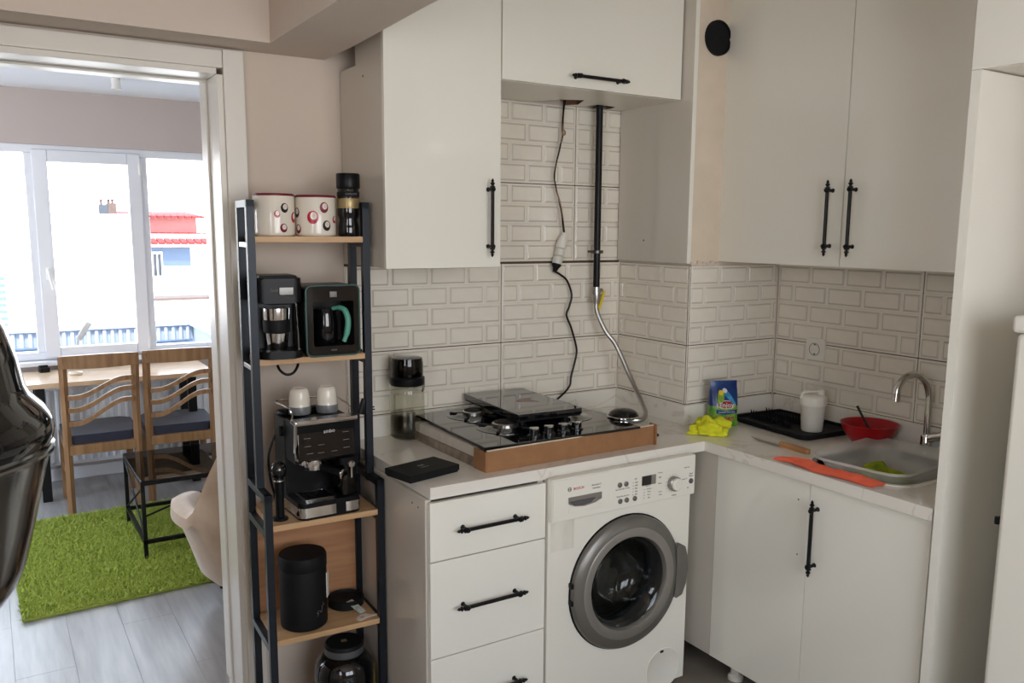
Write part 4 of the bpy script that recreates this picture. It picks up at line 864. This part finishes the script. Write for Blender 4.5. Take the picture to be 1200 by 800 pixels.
    obj('knob', MB().lathe([(.012, .128), (.020, .136), (.0235, .148), (.0235, .158), (.018, .172), (.009, .179), (0, .18)], seg=28), 'black_gloss', t, False, angle=60)
    # canister
    t = thing('black_canister', 'tall matt black canister with screw lid on the fourth board', 'canister', spot(.128, .085, .370), 0)
    b = obj('body', MB().lathe([(0, .001), (.066, 0), (.071, .004), (.072, .01), (.072, .185), (.070, .190)], seg=44), 'black_matte', t, False, angle=50)
    obj('lid', MB().lathe([(.072, .189), (.0735, .192), (.0735, .226), (.070, .232), (0, .233)], seg=44), 'black_matte', t, False)
    obj('label_tag', MB().box(-.002, .022, -.0015, .0015, -.04, .04, .0006, M=RZ(58) @ T(0, -.0735, .125)), 'paper', b, False, 'white paper label on the side')
    mb = MB(); mb.tube([(x*.001, 0, z*.001) for x, z in ((-14, -30), (-8, -22), (-16, -20), (-4, -14), (2, -22), (8, -10), (4, -4), (14, 0), (10, 8))], .0006, 5, smooth=4, M=RZ(26) @ T(0, -.0726, .075))
    obj('emblem', mb, 'print_grey', b, False)
    # black lid behind, cards
    t = thing('plastic_dish', 'round black plastic dish lying behind the tag on the fourth board', 'dish', spot(.285, .150, .370), 0)
    obj('plate', MB().lathe([(0, .003), (.054, 0), (.058, .004), (.058, .028), (.055, .03), (.05, .022), (0, .02)], seg=40), 'black_matte', t, False)
    o = obj('price_card', MB().box(-.013, .013, -.034, .034, 0, .0012, M=RX(18)), 'card_print', M=T(*spot(.298, .088, .3835)) @ RZ(20)); tag(o, 'narrow printed card propped on the black dish', 'card')
    t = thing('gift_tag', 'white gift tag with pink heart at the fourth board edge', 'tag', spot(.312, .032, .3704), 8)
    obj('paper', MB().prism([(-.034, -.012), (-.028, -.018), (-.006, -.012), (.014, -.010), (.036, -.014), (.038, -.008), (.016, .006), (.008, .018), (-.010, .02), (-.026, .012), (-.034, .004)], 0, .0015), 'paper', t, False)
    obj('heart', MB().prism([(-.022, .0), (-.016, -.008), (-.006, .0), (-.008, .007), (-.014, .005), (-.02, .008)], .0015, .0022), 'pink', t, False)
    # large jar on the lowest board
    t = thing('storage_jar', 'large black jar with grey banded lid on the bottom board', 'jar', spot(.262, .11, .045), 0)
    b = obj('body', MB().lathe([(0, .001), (.085, 0), (.094, .008), (.096, .03), (.096, .13), (.090, .155), (.072, .176), (.06, .182)], seg=44), 'black_gloss', t, False, angle=50)
    l = obj('lid', MB().lathe([(.060, .180), (.063, .184), (.063, .212), (.058, .22), (0, .221)], seg=44), 'black_matte', t, False)
    obj('lid_band', MB().lathe([(.0632, .186), (.0637, .188), (.0637, .206), (.0632, .208)], seg=44), 'rubber_grey', l, False)
    obj('emblem', MB().prism([(-.010, -.008), (.008, -.010), (.010, .008), (-.008, .009)], .221, .2216), 'gold_label', l, False)
    obj('label', MB().prism([(-.008, .04), (.006, .04), (.012, .1), (.004, .14), (-.004, .1)], 0, .001, M=RZ(62) @ T(0, -.0966, 0) @ RX(90)), 'yellow_paint', b, False)
build_shelf_things()
# ------------------------------------------------------------------ living room
def build_living():
    # rug
    t = thing('green_rug', 'lime green shaggy rug on the grey living room floor', 'rug', (-1.4, 1.78, 0), 1.5)
    X0, X1, Y0, Y1 = -.81, .75, -.70, .60
    obj('backing', MB().box(X0, X1, Y0, Y1, .001, .014, .003), 'rug_base', t, False)
    V = []; F = []; rnd = random.Random(3)
    for i in range(42000):
        x = rnd.uniform(X0, X1); y = rnd.uniform(Y0, Y1); a = rnd.uniform(0, 6.283); h = rnd.uniform(.010, .022); wd = rnd.uniform(.003, .006); lx = rnd.gauss(0, .012); ly = rnd.gauss(0, .012)
        k = len(V); c, s = math.cos(a)*wd, math.sin(a)*wd
        V += [(x-c, y-s, .012), (x+c, y+s, .012), (x+lx, y+ly, .012+h)]; F.append((k, k+1, k+2))
    me = bpy.data.meshes.new('pile'); me.from_pydata(V, [], F); me.materials.append(M_['rug_green'])
    o = bpy.data.objects.new('pile', me); COL.objects.link(o); o.parent = t; o['kind'] = 'stuff'
    # chairs
    def chair(label, loc, rz):
        t = thing('dining_chair', label, 'chair', loc, rz, 'wooden dining chairs at the window table')
        w = .195; p = .017
        for s in (-1, 1):
            obj('rear_leg', MB().tube([(s*(w-p), .03, 0), (s*(w-p), .0, .42), (s*(w-p), -.012, .66), (s*(w-p+.002), -.05, .895)], .021, 4, smooth=4), 'chair_wood', t, False)
            obj('front_leg', MB().box(s*(w-p)-.018, s*(w-p)+.018, .375, .411, 0, .41, .003), 'chair_wood', t, False)
            obj('side_rail', MB().box(s*(w-p)-.011, s*(w-p)+.011, .02, .38, .345, .40, .003), 'chair_wood', t, False)
            obj('stretcher', MB().box(s*(w-p)-.010, s*(w-p)+.010, .03, .38, .20, .225, .003), 'chair_wood', t, False)
        for ya, yb in ((-.008, .014), (.38, .402)): obj('seat_rail', MB().box(-w+p, w-p, ya, yb, .345, .40, .003), 'chair_wood', t, False)
        top = MB(); n = 10; V = []; F = []
        for i in range(n+1):
            s = i/n; x = -w-.004+2*(w+.004)*s; y = -.050-.012*math.sin(math.pi*s); zt = .905+.004*math.sin(math.pi*s); zb = .838-.006*math.sin(math.pi*s)
            V += [(x, y-.012, zb), (x, y+.012, zb), (x, y+.012, zt), (x, y-.012, zt)]
        for i in range(n):
            for k in range(4): F.append((i*4+k, i*4+(k+1) % 4, i*4+4+(k+1) % 4, i*4+4+k))
        F += [(0, 1, 2, 3), tuple(n*4+k for k in (3, 2, 1, 0))]; top.add(V, F); obj('top_rail', top, 'chair_wood', t, False)
        for zl, zr in ((.672, .765), (.600, .705), (.522, .640)):
            V = []; F = []; n = 18
            for i in range(n+1):
                s = i/n; q = max(0, min(1, (s-.12)/.76)); z = zl+(zr-zl)*(q*q*(3-2*q)); x = -w+.03+(2*w-.06)*s; y = -.022-(z-.6)*.14
                V += [(x, y-.007, z-.013), (x, y+.007, z-.013), (x, y+.007, z+.013), (x, y-.007, z+.013)]
            for i in range(n):
                for k in range(4): F.append((i*4+k, i*4+(k+1) % 4, i*4+4+(k+1) % 4, i*4+4+k))
            F += [(0, 1, 2, 3), tuple(n*4+k for k in (3, 2, 1, 0))]; mb = MB(); mb.add(V, F); obj('slat', mb, 'chair_wood', t, False)
        obj('seat', MB().prism(rrect(-w+.004, w-.004, .012, .425, .05), .398, .452, bev=.014), 'navy_fabric', t, False)
        return t
    chair('wooden chair with wavy back slats and navy seat, left of the two by the window', (-1.722, 2.40, 0), 0)
    chair('wooden chair with wavy back slats and navy seat, nearer the doorway jamb', (-1.300, 2.42, 0), -2)
    # table
    t = thing('window_table', 'long pale wood table with black legs below the living room window', 'table', (-1.55, 2.9, 0))
    obj('tabletop', MB().box(-2.12, -1.055, 2.62, 3.12, .692, .72, .003), 'table_wood', t)
    for x in (-2.0, -1.17):
        for y in (2.76, 3.02): obj('leg', MB().box(x-.025, x+.025, y-.02, y+.02, 0, .692, .003), 'black_metal', t)
        for za, zb in ((.65, .692), (.15, .18)): obj('crossbar', MB().box(x-.02, x+.02, 2.78, 3.02, za, zb), 'black_metal', t)
    t = thing('small_black_gadget', 'small black case on the table corner by the window', 'gadget', (-1.955, 3.06, .72), 15)
    obj('case', MB().box(-.028, .028, -.02, .02, 0, .03, .005), 'black_plastic', t, False)
    obj('flap', MB().box(-.026, .024, -.004, .02, .03, .042, .004), 'black_matte', t, False)
    t = thing('white_dish', 'tiny cream dish on the pale wooden table', 'dish', (-1.80, 2.875, .72))
    obj('bowl', MB().lathe([(0, .003), (.03, 0), (.04, .012), (.036, .018), (.03, .008), (0, .006)], seg=24), 'ceramic', t, False)
    # radiator
    t = thing('radiator', 'white ribbed panel radiator under the living room window', 'radiator', (-1.5, 3.15, .12))
    r = MB().box(-2.2, -.7, 3.10, 3.14, .12, .62, .004)
    obj('panel', r, 'pvc', t)
    for i in range(34): obj('rib', MB().box(-2.17+i*.0435, -2.147+i*.0435, 3.088, 3.102, .14, .60, .005, seg=1), 'pvc', t)
    for x in (-2.1, -.8): obj('bracket', MB().box(x, x+.03, 3.11, 3.135, 0, .14), 'pvc', t)
    # side table
    t = thing('glass_side_table', 'low side table with dark glass top on thin black metal legs', 'table', (-1.4, 1.79, 0))
    x0, x1, y0, y1, h = -1.665, -1.14, 1.495, 2.095, .395; p = .018; z0 = .014
    obj('top_frame', MB().holed([(x0, y0), (x1, y0), (x1, y1), (x0, y1)], [(x0+p, y0+p), (x0+p, y1-p), (x1-p, y1-p), (x1-p, y0+p)], h-.02, h-.001), 'black_metal', t)
    for x in (x0, x1-p):
        for y in (y0, y1-p): obj('leg', MB().box(x, x+p, y, y+p, 0.0145, h-.02), 'black_metal', t)
    for r_ in ((x0, x1, y0, y0+p), (x0, x1, y1-p, y1), (x0, x0+p, y0, y1), (x1-p, x1, y0, y1)): obj('rail', MB().box(*r_, .085, .103), 'black_metal', t)
    for a_, b_ in (((x0+.01, y0+.009, .22), (x1-.01, y0+.009, h-.02)), ((x0+.009, y0+.01, h-.03), (x0+.009, y1-.01, .11)), ((x0+.009, y0+.01, .11), (x0+.009, y1-.01, h-.03))): obj('brace', MB().tube([a_, b_], .005, 6), 'black_metal', t)
    obj('glass_top', MB().box(x0+.003, x1-.003, y0+.003, y1-.003, h-.002, h+.004, .001), 'glass_dark_top', t)
    # armchair
    t = thing('velvet_armchair', 'beige velvet tub armchair seen from behind at the door jamb', 'armchair', (-1.205, .80, 0), 1)
    V = []; F = []; n = 44; prof = 11
    for i in range(n+1):
        a = -134+268*i/n; ar = math.radians(a); k = abs(a)
        s = max(0, min(1, (k-40)/34)); s = s*s*(3-2*s); H = .80*(1-s)+.47*s
        if k > 112: H -= (k-112)/22*.03
        dx, dy = -math.sin(ar), -math.cos(ar)
        q = max(0, min(1, (k-85)/40)); flare = 1+.03*q
        sec = []
        for r, z in ((.30, .135), (.335, .17), (.375, .30), (.415, .42), (.435, H-.06), (.432, H-.015), (.405, H), (.365, H-.004), (.340, H-.035), (.315, .40), (.30, .30)): sec.append((r*flare, min(z, H)))
        for r, z in sec: V.append((dx*r, dy*r*1.02, z))
    for i in range(n):
        for j in range(prof-1): F.append((i*prof+j, i*prof+j+1, (i+1)*prof+j+1, (i+1)*prof+j))
        F.append((i*prof+prof-1, i*prof, (i+1)*prof, (i+1)*prof+prof-1))
    F.append(tuple(range(prof))); F.append(tuple(n*prof+j for j in range(prof))[::-1])
    mb = MB(); mb.add(V, F); obj('shell', mb, 'velvet', t, False, angle=55)
    obj('seat', MB().lathe([(.29, .135), (.315, .17), (.335, .30), (.33, .37), (.30, .40), (0, .41)], seg=40), 'velvet', t, False, angle=60)
    for x, y in ((-.21, -.2), (.21, -.2), (-.21, .2), (.21, .2)): obj('leg', MB().lathe([(.012, 0), (.022, .14)], (x, y, 0), 12, M=None), 'black_plastic', t, False)
    t = thing('ceiling_spotlight', 'small white cylindrical spotlight on the living room ceiling', 'light', (-1.53, 2.52, 2.403))
    obj('housing', MB().lathe([(.024, 0), (.024, -.048), (.028, -.056), (.028, -.062), (.022, -.062), (.018, -.05), (0, -.05)], seg=24), 'lamp_white', t, False)
    obj('lens', MB().lathe([(.019, -.056), (0, -.054)], seg=20), 'frosted_plastic', t, False)
build_living()
# ------------------------------------------------------------------ foreground: domed appliance on a side stand left of the frame
def build_foreground():
    t = thing('side_stand', 'white stand at the left frame edge, almost wholly out of view', 'stand', (-2.65, -1.24, 0))
    obj('top', MB().box(-3.0, -2.345, -1.62, -.86, .965, 1.0, .003), 'lacquer_carcass', t)
    for x in (-2.97, -2.40):
        for y in (-1.58, -.92): obj('leg', MB().box(x, x+.04, y, y+.04, 0, .965), 'lacquer_carcass', t)
    AX = (-2.385, -1.262, 0)
    t = thing('domed_steel_appliance', 'large steel vessel with glossy black domed top cut off by the left edge', 'appliance', (AX[0], AX[1], 1.0))
    obj('steel_body', MB().lathe([(0, .001), (.10, 0), (.135, .008), (.160, .030), (.178, .055), (.192, .09), (.207, .15), (.222, .215), (.236, .27), (.238, .285), (.20, .285)], seg=72), 'vessel_steel', t, False, angle=60)
    obj('black_dome', MB().lathe([(.228, .262), (.238, .276), (.2415, .292), (.238, .308), (.228, .325), (.210, .345), (.2045, .36), (.198, .40), (.186, .445), (.168, .49), (.148, .525), (.115, .56), (.06, .59), (0, .60)], seg=72), 'black_gloss', t, False, angle=60)
    obj('rim', MB().tube([(.236*math.cos(a*.1309), .236*math.sin(a*.1309), .262) for a in range(48)], .005, 8, True), 'vessel_steel', t, False)
build_foreground()
# ------------------------------------------------------------------ outside the window
def build_outside():
    struct('terrace_floor', MB().box(-6, 3, 3.4, 5.3, -.3, -.1), 'terrace')
    t = thing('terrace_parapet', 'pale blue corrugated parapet around the terrace outside the window', 'parapet', (-1.9, 5.0, -.1))
    m = MB().box(-5.5, -.64, 5.04, 5.10, -.1, .75).box(-.70, -.64, 3.5, 5.04, -.1, .75)
    obj('core', m, 'parapet', t)
    cap = MB().box(-5.5, -.60, 5.0, 5.14, .75, .80, .006).box(-.74, -.60, 3.5, 5.0, .75, .80, .006); obj('cap', cap, 'parapet', t)
    for i in range(46): obj('rib', MB().box(-3.4+i*.06, -3.4+i*.06+.03, 5.015, 5.045, -.1, .75, .008, seg=1), 'parapet', t)
    for i in range(20): obj('rib', MB().box(-.715, -.695, 3.7+i*.06, 3.73+i*.06, -.1, .75, .006, seg=1), 'parapet', t)
    obj('rail', MB().tube([(-5.5, 4.99, .62), (-.72, 4.99, .62)], .012, 8).tube([(-.75, 3.6, .62), (-.75, 4.95, .62)], .012, 8), 'blue_grey', t)
    t = thing('paddle_lamp', 'white stick with flat paddle head leaning outside the window', 'lamp', (-1.66, 4.6, -.1))
    obj('stick', MB().tube([(-1.72, 4.75, -.1), (-1.62, 4.8, .72)], .009, 8), 'ring_grey', t)
    obj('paddle', MB().box(-.022, .022, -.006, .006, 0, .16, .006, M=T(-1.62, 4.8, .70) @ RY(32)), 'ring_grey', t)
    struct('ground_outside', MB().box(-60, 60, 5.4, 120, -9.2, -9), 'terrace')
    # white block of flats
    t = thing('white_building', 'white flat-roofed building filling the left window panes', 'building', (-4, 17, -9))
    obj('wall', MB().box(-14, .62, 16, 24, -9, 1.78), 'stucco_white', t)
    obj('parapet', MB().box(-14.05, .67, 15.9, 16.1, 1.70, 1.84), 'stucco_white', t)
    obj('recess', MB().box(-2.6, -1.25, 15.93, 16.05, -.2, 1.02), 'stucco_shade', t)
    wnd = obj('window', MB().box(-2.35, -1.85, 15.9, 15.99, -.4, .72), 'lamp_white', t)
    for i in range(8): obj('louvre', MB().box(-2.3, -1.9, 15.88, 15.93, -.3+i*.125, -.23+i*.125), 'blue_grey', wnd)
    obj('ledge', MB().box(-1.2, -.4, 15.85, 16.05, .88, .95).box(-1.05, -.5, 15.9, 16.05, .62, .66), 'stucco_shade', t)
    t = thing('chimney', 'square grey chimney with pots on the roof line beyond the window', 'chimney', (.3, 19.5, 1.785))
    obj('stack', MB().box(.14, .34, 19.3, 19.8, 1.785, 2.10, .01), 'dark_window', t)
    obj('stack', MB().box(.34, .52, 19.3, 19.8, 1.785, 2.14, .01), 'brick_chimney', t)
    for x in (.22, .38, .46): obj('pot', MB().lathe([(.03, 0), (.03, .1), (.045, .11), (.045, .13)], (x, 19.5, 2.1), 10), 'brick_chimney', t)
    # red-roofed house
    t = thing('red_roof_house', 'house with two red pantile roofs seen through the right panes', 'building', (2, 21, -9))
    obj('wall', MB().box(.60, 4.6, 20.3, 26, -9, 1.42), 'stucco_white', t)
    obj('upper_wall', MB().box(.72, 2.62, 20.9, 25, 1.35, 1.92), 'wall_pink', t)
    def roof(x0, x1, ya, za, yb, zb, n):
        for i in range(n):
            a = x0+(x1-x0)*i/n; b = x0+(x1-x0)*(i+1)/n-.03
            mb = MB().add([(a, ya, za), (b, ya, za), (b, yb, zb), (a, yb, zb), (a, ya, za-.05), (b, ya, za-.05), (b, yb, zb-.05), (a, yb, zb-.05)], [(0, 1, 2, 3), (4, 5, 6, 7), (0, 1, 5, 4), (2, 3, 7, 6), (1, 2, 6, 5), (0, 3, 7, 4)])
            obj('roof_panel', mb, 'roof_red', t)
    roof(.62, 3.1, 19.9, 1.22, 20.9, 1.46, 14); roof(.45, 2.8, 20.6, 1.88, 23, 2.02, 14)
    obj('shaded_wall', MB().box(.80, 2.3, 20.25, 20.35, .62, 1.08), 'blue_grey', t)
    f = obj('window', MB().box(1.36, 1.62, 20.2, 20.3, .32, .98), 'lamp_white', t); obj('pane', MB().box(1.40, 1.47, 20.17, 20.25, .38, .92).box(1.51, 1.58, 20.17, 20.25, .38, .92), 'dark_window', f)
    t = thing('low_wall_plants', 'sunlit low wall with reddish rubble beyond the parapet', 'wall', (1.2, 15, -9))
    obj('wall', MB().box(.2, 3.2, 14, 14.6, -9, .25), 'stucco_white', t)
    obj('coping', MB().box(.2, 3.2, 13.95, 14.65, .25, .29), 'brick_chimney', t)
    obj('post', MB().lathe([(.05, 0), (.05, .4), (0, .42)], (1.55, 14.2, .3), 10), 'yellow_spot', t)
build_outside()
